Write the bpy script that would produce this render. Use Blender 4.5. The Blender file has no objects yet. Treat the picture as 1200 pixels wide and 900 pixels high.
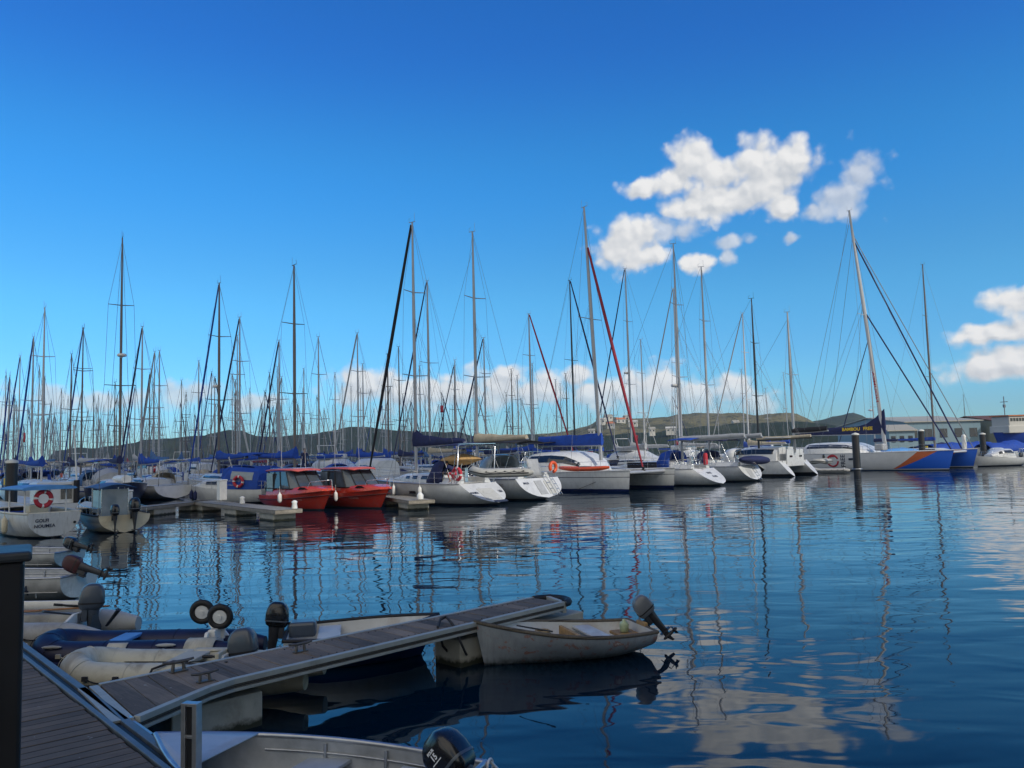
import bpy, bmesh, math, random
from mathutils import Vector, Matrix, Euler
from math import sin, cos, pi, radians, sqrt, atan2, asin

# ------------------------------------------------------------------ camera
SC = bpy.context.scene
H = 2.7                                  # eye height above the water
PITCH, ROLL, FPX = 4.71, -1.5, 971.0     # upward pitch, roll, focal length in pixels of a 1200 px wide frame
cam_data = bpy.data.cameras.new('camera')
cam = bpy.data.objects.new('camera', cam_data)
SC.collection.objects.link(cam)
CAMR = Matrix.Rotation(radians(90 + PITCH), 3, 'X') @ Matrix.Rotation(radians(ROLL), 3, 'Z')
cam.matrix_world = Matrix.Translation((0, 0, H)) @ CAMR.to_4x4()
cam_data.sensor_width = 36.0
cam_data.lens = 36.0 * FPX / 1200.0
cam_data.clip_start, cam_data.clip_end = 0.1, 12000
SC.camera = cam

def ray(px, py):
    return CAMR @ Vector(((px - 600) / FPX, -(py - 450) / FPX, -1.0))
def U(px, py, z=0.0):                    # point of height z seen at a pixel
    d = ray(px, py)
    return Vector((0, 0, H)) + d * ((z - H) / d.z)
def UY(px, py, y):                       # point at depth y seen at a pixel
    d = ray(px, py)
    return Vector((0, 0, H)) + d * (y / d.y)
def PJ(p):                               # pixel of a point
    q = CAMR.transposed() @ (Vector(p) - Vector((0, 0, H)))
    return (600 + FPX * q.x / -q.z, 450 - FPX * q.y / -q.z)

# ------------------------------------------------------------------ sun, sky, exposure
SUN_EL = 33.0
SUN_DIR = Vector((0.77, -0.64, 0)).normalized() * cos(radians(SUN_EL)) + Vector((0, 0, sin(radians(SUN_EL))))
sun_d = bpy.data.lights.new('sun', 'SUN')
sun_d.energy, sun_d.angle, sun_d.color = 3.2, radians(0.5), (1.0, 0.95, 0.87)
sun = bpy.data.objects.new('sun', sun_d)
SC.collection.objects.link(sun)
sun.rotation_euler = SUN_DIR.to_track_quat('Z', 'Y').to_euler()
VS = SC.view_settings
SC.display_settings.display_device = 'sRGB'
VS.view_transform = 'Standard'
VS.look = 'None'
VS.exposure, VS.gamma = -0.27, 1.0
VS.use_curve_mapping = False
SC.cycles.max_bounces = 7
SC.cycles.glossy_bounces = 4
SC.cycles.transmission_bounces = 4
SC.cycles.use_denoising = True
SC.cycles.sample_clamp_indirect = 6

def new_tree(tree):
    N, LK = tree.nodes, tree.links
    def node(t, **kw):
        n = N.new(t)
        for k, v in kw.items():
            setattr(n, k, v)
        return n
    def put(sock, v):
        if isinstance(v, bpy.types.NodeSocket):
            LK.new(v, sock)
        else:
            sock.default_value = v
    def math_(op, a, b=None, c=None, clamp=False):
        n = node('ShaderNodeMath', operation=op, use_clamp=clamp)
        put(n.inputs[0], a)
        if b is not None: put(n.inputs[1], b)
        if c is not None: put(n.inputs[2], c)
        return n.outputs[0]
    def vmath(op, a, b=None, c=None):
        n = node('ShaderNodeVectorMath', operation=op)
        put(n.inputs[0], a)
        if b is not None: put(n.inputs[1], b)
        if c is not None: put(n.inputs[2], c)
        return n.outputs['Value' if op in ('LENGTH', 'DOT_PRODUCT') else 'Vector']
    def noise(vec, scale, detail=3, rough=.5, dist=0.0, out='Fac'):
        n = node('ShaderNodeTexNoise')
        if vec is not None: put(n.inputs['Vector'], vec)
        n.inputs['Scale'].default_value = scale
        n.inputs['Detail'].default_value = detail
        n.inputs['Roughness'].default_value = rough
        n.inputs['Distortion'].default_value = dist
        return n.outputs[out]
    def rng(v, a, b, c=0.0, d=1.0, smooth=False):
        n = node('ShaderNodeMapRange')
        if smooth: n.interpolation_type = 'SMOOTHSTEP'
        put(n.inputs[0], v)
        for i, x in enumerate((a, b, c, d)):
            put(n.inputs[1 + i], x)
        return n.outputs[0]
    def mix(f, a, b, mode='MIX'):
        n = node('ShaderNodeMix', data_type='RGBA', blend_type=mode)
        put(n.inputs[0], f)
        for s, v in ((n.inputs[6], a), (n.inputs[7], b)):
            put(s, v if isinstance(v, bpy.types.NodeSocket) else (*v[:3], 1))
        return n.outputs[2]
    class T: pass
    t = T()
    t.N, t.LK, t.node, t.put, t.math, t.vmath, t.noise, t.rng, t.mix = N, LK, node, put, math_, vmath, noise, rng, mix
    return t

def azel(px, py):
    d = ray(px, py).normalized()
    return (atan2(d.x, d.y), asin(d.z))

SKY_STRENGTH, CLOUD_LIGHT = 0.15, 1.0
def make_world():
    w = bpy.data.worlds.new('World')
    SC.world = w
    w.use_nodes = True
    w.node_tree.nodes.clear()
    t = new_tree(w.node_tree)
    sky = t.node('ShaderNodeTexSky', sky_type='NISHITA')
    sky.sun_disc = False
    sky.sun_elevation = radians(SUN_EL)
    sky.sun_rotation = atan2(SUN_DIR.x, SUN_DIR.y)
    sky.altitude, sky.air_density, sky.dust_density, sky.ozone_density = 0, 1.0, 0.1, 3.0
    hs = t.node('ShaderNodeHueSaturation')
    hs.inputs['Saturation'].default_value = 1.22
    t.LK.new(sky.outputs[0], hs.inputs['Color'])
    tc = t.node('ShaderNodeTexCoord')
    D = tc.outputs['Generated']
    sep = t.node('ShaderNodeSeparateXYZ')
    t.LK.new(D, sep.inputs[0])
    az = t.math('ARCTAN2', sep.outputs[0], sep.outputs[1])
    el = t.math('ARCSINE', sep.outputs[2])
    tint = t.mix(t.rng(el, .03, .09, 0, 1, True), (.40, .73, 1.08), (.43, .86, 1.16))
    tint = t.mix(t.rng(el, .09, .19, 0, 1, True), tint, (.48, 1.0, 1.18))
    tint = t.mix(t.rng(el, .19, .33, 0, 1, True), tint, (.39, 1.06, 1.36))
    tint = t.mix(t.rng(el, .33, .48, 0, 1, True), tint, (.34, .87, 1.38))
    tint = t.mix(t.rng(sep.outputs[1], .05, -.35, 0, 1, True), tint, (.62, .86, .95))   # unseen sky behind the viewer, paled for a neutral fill light
    skycol = t.mix(1.0, hs.outputs[0], tint, 'MULTIPLY')
    comb = t.node('ShaderNodeCombineXYZ')
    t.LK.new(az, comb.inputs[0]); t.LK.new(el, comb.inputs[1])
    P0 = comb.outputs[0]
    def vec(x): return (x, x, 0)
    wn = t.noise(P0, 26, 4, .55, out='Color')
    P = t.vmath('MULTIPLY_ADD', t.vmath('SUBTRACT', wn, (.5, .5, .5)), (.030, .022, 0), P0)
    def billow(v):
        acc = None
        for sc_, w_ in ((34, .68), (80, .25), (160, .07)):
            vo = t.node('ShaderNodeTexVoronoi', voronoi_dimensions='2D', feature='SMOOTH_F1')
            t.LK.new(v, vo.inputs['Vector']); vo.inputs['Scale'].default_value = sc_; vo.inputs['Smoothness'].default_value = .35
            x_ = t.math('MULTIPLY', vo.outputs['Distance'], w_)
            acc = x_ if acc is None else t.math('ADD', acc, x_)
        return acc
    wn2 = t.noise(P0, 60, 3, .5, out='Color')
    PB = t.vmath('MULTIPLY_ADD', t.vmath('SUBTRACT', wn2, (.5, .5, .5)), (.012, .012, 0), P0)
    v1 = billow(PB)
    v2 = billow(t.vmath('ADD', PB, (.0045, .0060, 0)))
    n1 = t.noise(P0, 22, 4, .5)
    n3 = t.noise(P0, 120, 4, .55)
    def field(blobs, k=.35, Q=None):
        Q = Q or P
        acc = None
        for (px, py, rx, ry) in blobs:
            a, e = azel(px, py)
            ca = FPX  # one pixel is about 1/971 rad
            ix, iy = ca / rx, ca / ry
            d = t.vmath('LENGTH', t.vmath('MULTIPLY_ADD', Q, (ix, iy, 0), (-a * ix, -e * iy, 0)))
            if acc is None: acc = d
            else:
                acc = t.math('SMOOTH_MIN', acc, d, k)
        return acc
    puffy = [(812, 188, 30, 27), (790, 212, 30, 17), (755, 220, 27, 15), (840, 205, 25, 24), (884, 188, 26, 28), (923, 184, 33, 22),
             (905, 213, 46, 28), (852, 236, 62, 23), (812, 243, 38, 16), (915, 240, 22, 17), (735, 286, 37, 31), (762, 300, 26, 13), (817, 307, 18, 12),
             (1192, 354, 36, 15), (1230, 350, 40, 20), (1172, 392, 50, 12), (1225, 384, 50, 15), (1166, 428, 46, 17), (1212, 424, 50, 22)]
    wispy = [(1005, 208, 24, 28), (985, 236, 33, 22), (955, 247, 22, 10), (782, 271, 34, 17), (855, 284, 22, 8), (852, 303, 10, 9), (927, 280, 10, 6),
             (205, 463, 44, 13), (235, 458, 25, 10), (60, 470, 55, 15), (17, 482, 40, 12), (140, 468, 40, 9), (300, 470, 40, 10)]
    bank = [(425, 452, 42, 24), (405, 440, 22, 16), (470, 462, 52, 25), (520, 463, 55, 22), (575, 455, 44, 28), (600, 440, 26, 14), (640, 458, 50, 25), (672, 440, 24, 14),
            (740, 462, 48, 24), (772, 450, 42, 26), (820, 462, 50, 26), (855, 458, 36, 22), (880, 472, 30, 16), (700, 465, 40, 20)]
    fp, fw, fb = field(puffy), field(wispy), field(bank)
    na = t.math('MULTIPLY_ADD', v1, -1.7, .80)
    nb = t.math('ADD', t.math('MULTIPLY_ADD', n1, .9, -.45), t.math('MULTIPLY_ADD', n3, .22, -.11))
    nn = t.math('ADD', na, nb)
    def dens(f, gain, lo, hi, mx, base=1.06):
        return t.rng(t.math('MULTIPLY_ADD', nn, gain, t.math('SUBTRACT', base, f)), lo, hi, 0, mx, True)
    dp = dens(fp, .58, -.04, .62, 1.0, 1.12)
    dw = dens(fw, 1.1, -.15, 1.0, .72)
    db = dens(fb, .80, -.06, .72, .92)
    low = t.rng(el, .025, .075, .35, 1.0)
    db = t.math('MULTIPLY', db, low)
    a = t.math('MAXIMUM', t.math('MAXIMUM', dp, dw), db)
    front = t.math('GREATER_THAN', sep.outputs[1], 0.0)
    a = t.math('MULTIPLY', a, front)
    # bright cloud added to the unseen sky behind the viewer, as fill light
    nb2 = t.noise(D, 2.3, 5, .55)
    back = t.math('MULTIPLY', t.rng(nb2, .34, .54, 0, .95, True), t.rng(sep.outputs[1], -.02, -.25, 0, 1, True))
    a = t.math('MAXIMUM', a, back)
    PU = t.vmath('ADD', P, (.004, .013, 0))
    def edge_up(blobs, f): return t.math('SUBTRACT', field(blobs, .35, PU), f)
    macro = t.math('MAXIMUM', t.math('MULTIPLY', edge_up(puffy, fp), t.math('GREATER_THAN', dp, .01)), t.math('MULTIPLY', edge_up(bank, fb), t.math('GREATER_THAN', db, .01)))
    lit = t.math('MULTIPLY_ADD', t.math('SUBTRACT', v2, v1), 1.25, .46)
    lit = t.math('ADD', lit, t.rng(macro, -.45, .45, -.32, .40), None, True)
    cc = t.mix(lit, (.60, .65, .72), (1.04, 1.04, 1.04))
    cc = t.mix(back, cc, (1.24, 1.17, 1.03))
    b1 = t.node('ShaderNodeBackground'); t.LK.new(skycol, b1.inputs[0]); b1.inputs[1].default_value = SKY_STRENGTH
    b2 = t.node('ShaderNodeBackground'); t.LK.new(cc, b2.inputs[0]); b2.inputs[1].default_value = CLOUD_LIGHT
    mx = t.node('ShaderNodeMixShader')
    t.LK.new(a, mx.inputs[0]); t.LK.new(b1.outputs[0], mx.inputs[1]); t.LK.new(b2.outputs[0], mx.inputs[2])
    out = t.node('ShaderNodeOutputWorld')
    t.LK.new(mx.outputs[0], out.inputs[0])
    w.cycles.sampling_method = 'MANUAL'
    w.cycles.sample_map_resolution = 512
make_world()

# ------------------------------------------------------------------ materials
def mat(name, col, rough=.5, metal=0.0, var=.12, vs=5.0, bump=0.0, bs=40.0, dirt=0.0, dirtcol=(.10, .085, .06), spec=.5, alpha=1.0, trans=0.0, coat=0.0):
    m = bpy.data.materials.new(name)
    m.use_nodes = True
    t = new_tree(m.node_tree)
    p = t.N['Principled BSDF']
    tc = t.node('ShaderNodeTexCoord').outputs['Object']
    n = t.noise(tc, vs, 5, .6)
    c = t.mix(t.rng(n, .3, .7), tuple(x * (1 - var) for x in col), tuple(min(1, x * (1 + var)) for x in col))
    if dirt:
        d = t.noise(tc, vs * .6, 6, .65, .6)
        c = t.mix(t.rng(d, .48, .72, 0, dirt, True), c, dirtcol)
    t.put(p.inputs['Base Color'], c)
    p.inputs['Metallic'].default_value = metal
    t.put(p.inputs['Roughness'], t.rng(n, .25, .75, max(0, rough - .07), min(1, rough + .07)))
    p.inputs['Specular IOR Level'].default_value = spec
    p.inputs['Coat Weight'].default_value = coat
    p.inputs['Alpha'].default_value = alpha
    p.inputs['Transmission Weight'].default_value = trans
    if bump:
        b = t.node('ShaderNodeBump')
        b.inputs['Strength'].default_value = 1.0
        b.inputs['Distance'].default_value = bump
        t.put(b.inputs['Height'], t.noise(tc, bs, 5, .6))
        t.LK.new(b.outputs[0], p.inputs['Normal'])
    return m

def hullmat(name, col, boot=(.015, .02, .04), h=.10, rough=.28, dirt=.25, stripe=None):
    """gelcoat with a painted waterline; stripe = (z0, z1, colour)"""
    m = bpy.data.materials.new(name)
    m.use_nodes = True
    t = new_tree(m.node_tree)
    p = t.N['Principled BSDF']
    tc = t.node('ShaderNodeTexCoord').outputs['Object']
    s = t.node('ShaderNodeSeparateXYZ'); t.LK.new(tc, s.inputs[0])
    z = s.outputs[2]
    n = t.noise(tc, 2.5, 5, .6)
    c = t.mix(t.rng(n, .3, .7), tuple(x * .9 for x in col), tuple(min(1, x * 1.06) for x in col))
    st = t.noise(t.vmath('MULTIPLY', tc, (6, 6, .8)), 1.5, 5, .65)
    c = t.mix(t.rng(st, .5, .8, 0, dirt), c, (.20, .17, .12))
    if stripe:
        f = t.math('MULTIPLY', t.math('GREATER_THAN', z, stripe[0]), t.math('LESS_THAN', z, stripe[1]))
        c = t.mix(f, c, stripe[2])
    wob = t.math('MULTIPLY_ADD', t.noise(tc, 3, 3), .03, h - .015)
    c = t.mix(t.math('LESS_THAN', z, wob), c, boot)
    t.put(p.inputs['Base Color'], c)
    p.inputs['Roughness'].default_value = rough
    return m

M = {}
WHITE = (.60, .61, .61)
M['gel'] = mat('white gelcoat', WHITE, .3, var=.06, vs=2, dirt=.18)
M['deck'] = mat('deck paint', (.50, .50, .47), .55, var=.1, vs=3, dirt=.3)
M['cream'] = mat('cream gelcoat', (.60, .55, .42), .4, var=.08, vs=3, dirt=.3)
M['glass'] = mat('dark window glass', (.012, .018, .025), .06, var=.2, spec=.8)
M['clear'] = mat('clear vinyl curtain', (.20, .25, .29), .12, var=.15, vs=2.5, spec=.6)
M['alu'] = mat('weathered aluminium', (.48, .49, .50), .38, .85, var=.15, vs=7, dirt=.15)
M['alup'] = mat('bare aluminium sheet', (.44, .45, .45), .45, .55, var=.18, vs=5, dirt=.25, bump=.0008, bs=25)
M['track'] = mat('dull track metal', (.16, .18, .20), .5, .5, var=.25, vs=6, dirt=.3)
M['mast'] = mat('mast alloy', (.38, .39, .41), .45, .35, var=.1, vs=2)
M['mastw'] = mat('white mast paint', (.50, .51, .52), .4, var=.06)
M['mastd'] = mat('dark mast', (.02, .02, .025), .35, var=.1)
M['mastb'] = mat('bronze mast alloy', (.15, .13, .12), .45, .3, var=.1)
M['steel'] = mat('stainless rail', (.60, .61, .62), .25, .9, var=.08)
M['wire'] = mat('rigging wire', (.16, .17, .19), .45, .4, var=.1)
M['navy'] = mat('navy canvas', (.012, .018, .075), .85, var=.3, vs=4, bump=.004, bs=9)
M['blue'] = mat('royal blue canvas', (.008, .055, .33), .8, var=.25, vs=3, bump=.006, bs=7)
M['lblue'] = mat('light blue canvas', (.10, .30, .62), .75, var=.12, vs=4, bump=.003, bs=8)
M['mblue'] = mat('faded blue canvas', (.05, .13, .30), .8, var=.2, vs=4, bump=.003, bs=8)
M['beige'] = mat('beige canvas', (.42, .36, .26), .85, var=.15, vs=4, bump=.005, bs=8)
M['greyc'] = mat('grey canvas', (.36, .37, .38), .85, var=.15, vs=4, bump=.005, bs=8)
M['black'] = mat('black canvas', (.012, .012, .016), .8, var=.2, bump=.003, bs=9)
M['maroon'] = mat('dark red sail strip', (.26, .015, .03), .75, var=.2, vs=6)
M['redc'] = mat('red cloth', (.48, .03, .05), .75, var=.2, vs=6)
M['orange'] = mat('orange plastic', (.72, .10, .025), .45, var=.15, vs=5)
M['redp'] = mat('red boat paint', (.54, .045, .022), .26, var=.14, vs=2, dirt=.14, dirtcol=(.16, .05, .03), coat=.3)
M['redroof'] = mat('pinkish red roof paint', (.50, .085, .075), .5, var=.12, vs=4, dirt=.2, dirtcol=(.6, .45, .4))  # roof tone paler and pinker than the side paint
M['rubber'] = mat('black rubber', (.012, .012, .013), .6, var=.3)
M['pile'] = mat('black pile sleeve', (.016, .017, .02), .5, var=.25, vs=2, dirt=.15)
M['cap'] = mat('white pile cap', (.62, .62, .58), .6, var=.08, dirt=.3)
M['conc'] = mat('float concrete', (.40, .38, .31), .8, var=.14, vs=3, dirt=.45, bump=.003, bs=20)
def weedmat():
    m = mat('float concrete', (.44, .42, .35), .8, var=.14, vs=3, dirt=.40, bump=.003, bs=20)
    t = new_tree(m.node_tree); p = t.N['Principled BSDF']
    src = p.inputs['Base Color'].links[0].from_socket
    tc = t.node('ShaderNodeTexCoord').outputs['Object']
    s = t.node('ShaderNodeSeparateXYZ'); t.LK.new(tc, s.inputs[0])
    f = t.rng(t.math('ADD', s.outputs[2], t.math('MULTIPLY_ADD', t.noise(tc, 9, 5, .65), .14, -.07)), .05, .11, 1, 0)
    t.put(p.inputs['Base Color'], t.mix(f, src, (.030, .032, .016)))
    return m
M['conc'] = weedmat()
M['rope'] = mat('dark rope', (.035, .035, .04), .9, var=.3, vs=20)
M['ropew'] = mat('pale rope', (.45, .42, .35), .9, var=.25, vs=20)
M['motor'] = mat('motor cowling grey', (.070, .085, .105), .32, var=.12, vs=4, coat=.2, dirt=.1)
M['motork'] = mat('motor cowling black', (.010, .010, .012), .25, var=.2, vs=4, coat=.3, dirt=.08, dirtcol=(.1, .1, .1))
M['motorl'] = mat('motor cowling silver', (.15, .16, .175), .35, var=.12, vs=4, dirt=.2)
M['leg'] = mat('motor leg', (.03, .032, .038), .45, var=.25, vs=8, dirt=.2)
M['white'] = mat('white plastic', (.72, .72, .70), .45, var=.06, dirt=.15)
M['hyp'] = mat('aged white hypalon', (.56, .53, .41), .6, var=.1, vs=3, dirt=.6, dirtcol=(.15, .12, .08), bump=.003, bs=10)
M['hypg'] = mat('grey hypalon', (.40, .40, .38), .6, var=.1, vs=3, dirt=.45, dirtcol=(.14, .12, .09), bump=.003, bs=10)
M['hypn'] = mat('navy hypalon', (.007, .010, .045), .5, var=.3, vs=3, dirt=.1, dirtcol=(.06, .06, .08), bump=.003, bs=10)
M['patch'] = mat('pale patch', (.50, .47, .38), .65, var=.12, dirt=.4)
M['ply'] = mat('varnished wood', (.30, .14, .05), .5, var=.3, vs=9)
M['tan'] = mat('tan canvas', (.48, .30, .12), .8, var=.2, vs=5)
M['yellow'] = mat('yellow lettering', (.80, .55, .02), .6, var=.05)
M['ink'] = mat('dark lettering', (.03, .04, .07), .6, var=.05)
M['inkw'] = mat('white lettering', (.8, .8, .8), .5, var=.05)
M['inkr'] = mat('red lettering', (.55, .05, .03), .6, var=.05)
M['skin'] = mat('skin', (.30, .16, .10), .6, var=.08)
M['hair'] = mat('dark hair', (.012, .010, .009), .7, var=.3)
M['whitew'] = mat('chalk white paint', (.60, .60, .57), .5, var=.08, vs=4, dirt=.35, dirtcol=(.28, .16, .07))
M['stain'] = mat('rusty stained paint', (.36, .22, .09), .7, var=.35, vs=9, dirt=.4)

def planks(name, col, axis=0, width=.14, gap=.08, var=.35):
    m = bpy.data.materials.new(name)
    m.use_nodes = True
    t = new_tree(m.node_tree)
    p = t.N['Principled BSDF']
    tc = t.node('ShaderNodeTexCoord').outputs['Object']
    s = t.node('ShaderNodeSeparateXYZ'); t.LK.new(tc, s.inputs[0])
    v = t.math('DIVIDE', s.outputs[axis], width)
    idx = t.math('FLOOR', v)
    fr = t.math('FRACT', v)
    wn = t.node('ShaderNodeTexWhiteNoise', noise_dimensions='1D'); t.LK.new(idx, wn.inputs['W'])
    sc = (2, 30, 2) if axis == 1 else (30, 2, 2)
    off = t.vmath('ADD', tc, t.vmath('MULTIPLY', wn.outputs['Color'], (9, 9, 0)))
    g = t.noise(t.vmath('MULTIPLY', off, sc), 2.2, 6, .65, .3)
    blot = t.noise(tc, 2.0, 5, .6)
    k = t.math('ADD', t.math('MULTIPLY_ADD', wn.outputs['Value'], var, 1 - var / 2), t.math('MULTIPLY_ADD', g, 1.3, -.65))
    k = t.math('MULTIPLY', k, t.rng(blot, .3, .7, .75, 1.2))
    cn = t.node('ShaderNodeVectorMath', operation='SCALE'); cn.inputs[0].default_value = col; t.LK.new(k, cn.inputs['Scale'])
    drop = t.rng(t.noise(tc, 16, 3, .6), .70, .74, 0, .8)
    edge = t.math('MINIMUM', fr, t.math('SUBTRACT', 1, fr))
    gapm = t.math('LESS_THAN', edge, gap * .5)
    t.put(p.inputs['Base Color'], t.mix(gapm, t.mix(drop, cn.outputs[0], (.34, .33, .30)), (.008, .008, .008)))
    p.inputs['Roughness'].default_value = .78
    b = t.node('ShaderNodeBump'); b.inputs['Distance'].default_value = .004
    h = t.math('MULTIPLY_ADD', g, .4, t.rng(edge, 0, gap, 0, 1.5))
    t.put(b.inputs['Height'], h); t.LK.new(b.outputs[0], p.inputs['Normal'])
    return m
M['dock'] = planks('weathered decking boards', (.140, .100, .066), 0, .145, .07)
M['finger'] = planks('weathered finger boards', (.20, .18, .15), 0, .30, .05, .4)
M['pfascia'] = planks('pontoon edge timber', (.24, .215, .175), 2, .12, .05)
M['pdeck'] = planks('pontoon deck boards', (.27, .25, .21), 0, .16, .06, .4)
M['fascia'] = planks('weathered fascia timber', (.10, .085, .065), 2, .12, .05)

# ------------------------------------------------------------------ mesh builder
class MB:
    def __init__(self):
        self.v, self.f, self.mi, self.sm = [], [], [], []
        self.M = Matrix.Identity(4)
    def add(self, vs, fs, mi=0, smooth=False):
        o = len(self.v)
        self.v += [self.M @ Vector(p) for p in vs]
        for f in fs:
            self.f.append([o + i for i in f]); self.mi.append(mi); self.sm.append(smooth)
        return self
    def box(self, c, s, mi=0, rz=0.0, R=None):
        R = R or Matrix.Rotation(rz, 3, 'Z')
        c = Vector(c); x, y, z = (k / 2 for k in s)
        vs = [c + R @ Vector(p) for p in ((-x, -y, -z), (x, -y, -z), (x, y, -z), (-x, y, -z), (-x, -y, z), (x, -y, z), (x, y, z), (-x, y, z))]
        return self.add(vs, [(0, 3, 2, 1), (4, 5, 6, 7), (0, 1, 5, 4), (1, 2, 6, 5), (2, 3, 7, 6), (3, 0, 4, 7)], mi)
    def loft(self, rings, mi=0, smooth=True, closed=True, cap=True):
        n = len(rings[0]); vs = [p for r in rings for p in r]; fs = []
        for i in range(len(rings) - 1):
            for j in range(n if closed else n - 1):
                k = (j + 1) % n
                fs.append((i * n + j, i * n + k, (i + 1) * n + k, (i + 1) * n + j))
        self.add(vs, fs, mi, smooth)
        if cap and closed:
            self.add(rings[0], [tuple(range(n))[::-1]], mi); self.add(rings[-1], [tuple(range(n))], mi)
        return self
    def tube(self, pts, r, n=6, mi=0, cap=True, squash=1.0):
        pts = [Vector(p) for p in pts]; rr = r if isinstance(r, (list, tuple)) else [r] * len(pts)
        rings = []; up = None
        for i, p in enumerate(pts):
            d = (pts[min(i + 1, len(pts) - 1)] - pts[max(i - 1, 0)])
            d = d.normalized() if d.length > 1e-9 else Vector((0, 0, 1))
            if up is None:
                up = Vector((0, 0, 1)) if abs(d.z) < .9 else Vector((0, 1, 0))
            a = (up - d * up.dot(d)).normalized(); b = d.cross(a); up = a
            rings.append([p + (a * cos(2 * pi * k / n) * squash + b * sin(2 * pi * k / n)) * rr[i] for k in range(n)])
        return self.loft(rings, mi, True, True, cap)
    def lathe(self, prof, n=16, mi=0, c=(0, 0, 0), R=None, cap=True):
        c = Vector(c); R = R or Matrix.Identity(3)
        rings = [[c + R @ Vector((r * cos(2 * pi * k / n), r * sin(2 * pi * k / n), z)) for k in range(n)] for r, z in prof]
        return self.loft(rings, mi, True, True, cap)
    def torus(self, c, R, r, n=20, m=8, mi=0, Rm=None, a0=0, a1=2 * pi, mis=None):
        c = Vector(c); Rm = Rm or Matrix.Identity(3); full = abs(a1 - a0 - 2 * pi) < 1e-6
        rings = []
        for i in range(n + (0 if full else 1)):
            a = a0 + (a1 - a0) * i / n
            rings.append([c + Rm @ Vector(((R + r * cos(2 * pi * j / m)) * cos(a), (R + r * cos(2 * pi * j / m)) * sin(a), r * sin(2 * pi * j / m))) for j in range(m)])
        if full: rings.append(rings[0])
        if mis is None: return self.loft(rings, mi, True, True, not full)
        for i in range(len(rings) - 1):
            self.loft(rings[i:i + 2], mis(i), True, True, False)
        return self
    def prism(self, pts, d, mi=0):           # polygon pts (3D) pushed along vector d
        pts = [Vector(p) for p in pts]; d = Vector(d); n = len(pts)
        vs = pts + [p + d for p in pts]
        return self.add(vs, [tuple(range(n))[::-1], tuple(range(n, 2 * n))] + [(i, (i + 1) % n, n + (i + 1) % n, n + i) for i in range(n)], mi)
    def grid(self, rows, mi=0, smooth=True):
        return self.loft(rows, mi, smooth, False, False)
    def build(self, name, mats, parent=None, bevel=0.0, solid=0.0, subsurf=0):
        me = bpy.data.meshes.new(name)
        me.from_pydata([tuple(p) for p in self.v], [], self.f)
        for m in (mats if isinstance(mats, (list, tuple)) else [mats]):
            me.materials.append(M[m] if isinstance(m, str) else m)
        me.polygons.foreach_set('material_index', self.mi)
        me.polygons.foreach_set('use_smooth', self.sm)
        bm = bmesh.new(); bm.from_mesh(me)
        bmesh.ops.recalc_face_normals(bm, faces=bm.faces)
        bm.to_mesh(me); bm.free()
        o = bpy.data.objects.new(name, me)
        SC.collection.objects.link(o)
        if parent: o.parent = parent
        if solid:
            md = o.modifiers.new('solid', 'SOLIDIFY'); md.thickness = solid; md.offset = 0
        if bevel:
            md = o.modifiers.new('bevel', 'BEVEL'); md.width = bevel; md.segments = 2; md.limit_method = 'ANGLE'
        if subsurf:
            md = o.modifiers.new('sub', 'SUBSURF'); md.levels = md.render_levels = subsurf
        return o

def tag(o, label=None, cat=None, group=None, kind=None):
    if label: o['label'] = label
    if cat: o['category'] = cat
    if group: o['group'] = group
    if kind: o['kind'] = kind
    return o
def thing(name, label, cat, loc=(0, 0, 0), rz=0.0, group=None):
    o = bpy.data.objects.new(name, None)
    o.empty_display_size = .3
    SC.collection.objects.link(o)
    o.location = loc; o.rotation_euler = (0, 0, rz)
    return tag(o, label, cat, group)
def struct(o):
    o['kind'] = 'structure'; return o
def text_vf(s, size, align='CENTER', bold=0.0):
    cu = bpy.data.curves.new('letters', 'FONT')
    cu.body, cu.size, cu.align_x, cu.resolution_u, cu.offset = s, size, align, 3, bold
    ob = bpy.data.objects.new('letters', cu)
    SC.collection.objects.link(ob)
    dg = bpy.context.evaluated_depsgraph_get()
    ev = ob.evaluated_get(dg); me = ev.to_mesh()
    vs = [v.co.copy() for v in me.vertices]; fs = [tuple(p.vertices) for p in me.polygons]
    ev.to_mesh_clear()
    bpy.data.objects.remove(ob); bpy.data.curves.remove(cu)
    return vs, fs
def text_on(mb, s, size, fn, mi=0, align='CENTER', bold=0.0):
    """flat lettering mapped onto a surface by fn(u, v)"""
    vs, fs = text_vf(s, size, align, bold)
    mb.add([fn(v.x, v.y) for v in vs], fs, mi)
def ang(d): return atan2(d.y, d.x)
def frame(o, x, y):                       # 4x4 with given origin, x and y axes (z by cross)
    x, y = Vector(x).normalized(), Vector(y).normalized(); z = x.cross(y)
    m = Matrix((x, y, z)).transposed().to_4x4(); m.translation = Vector(o); return m

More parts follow.
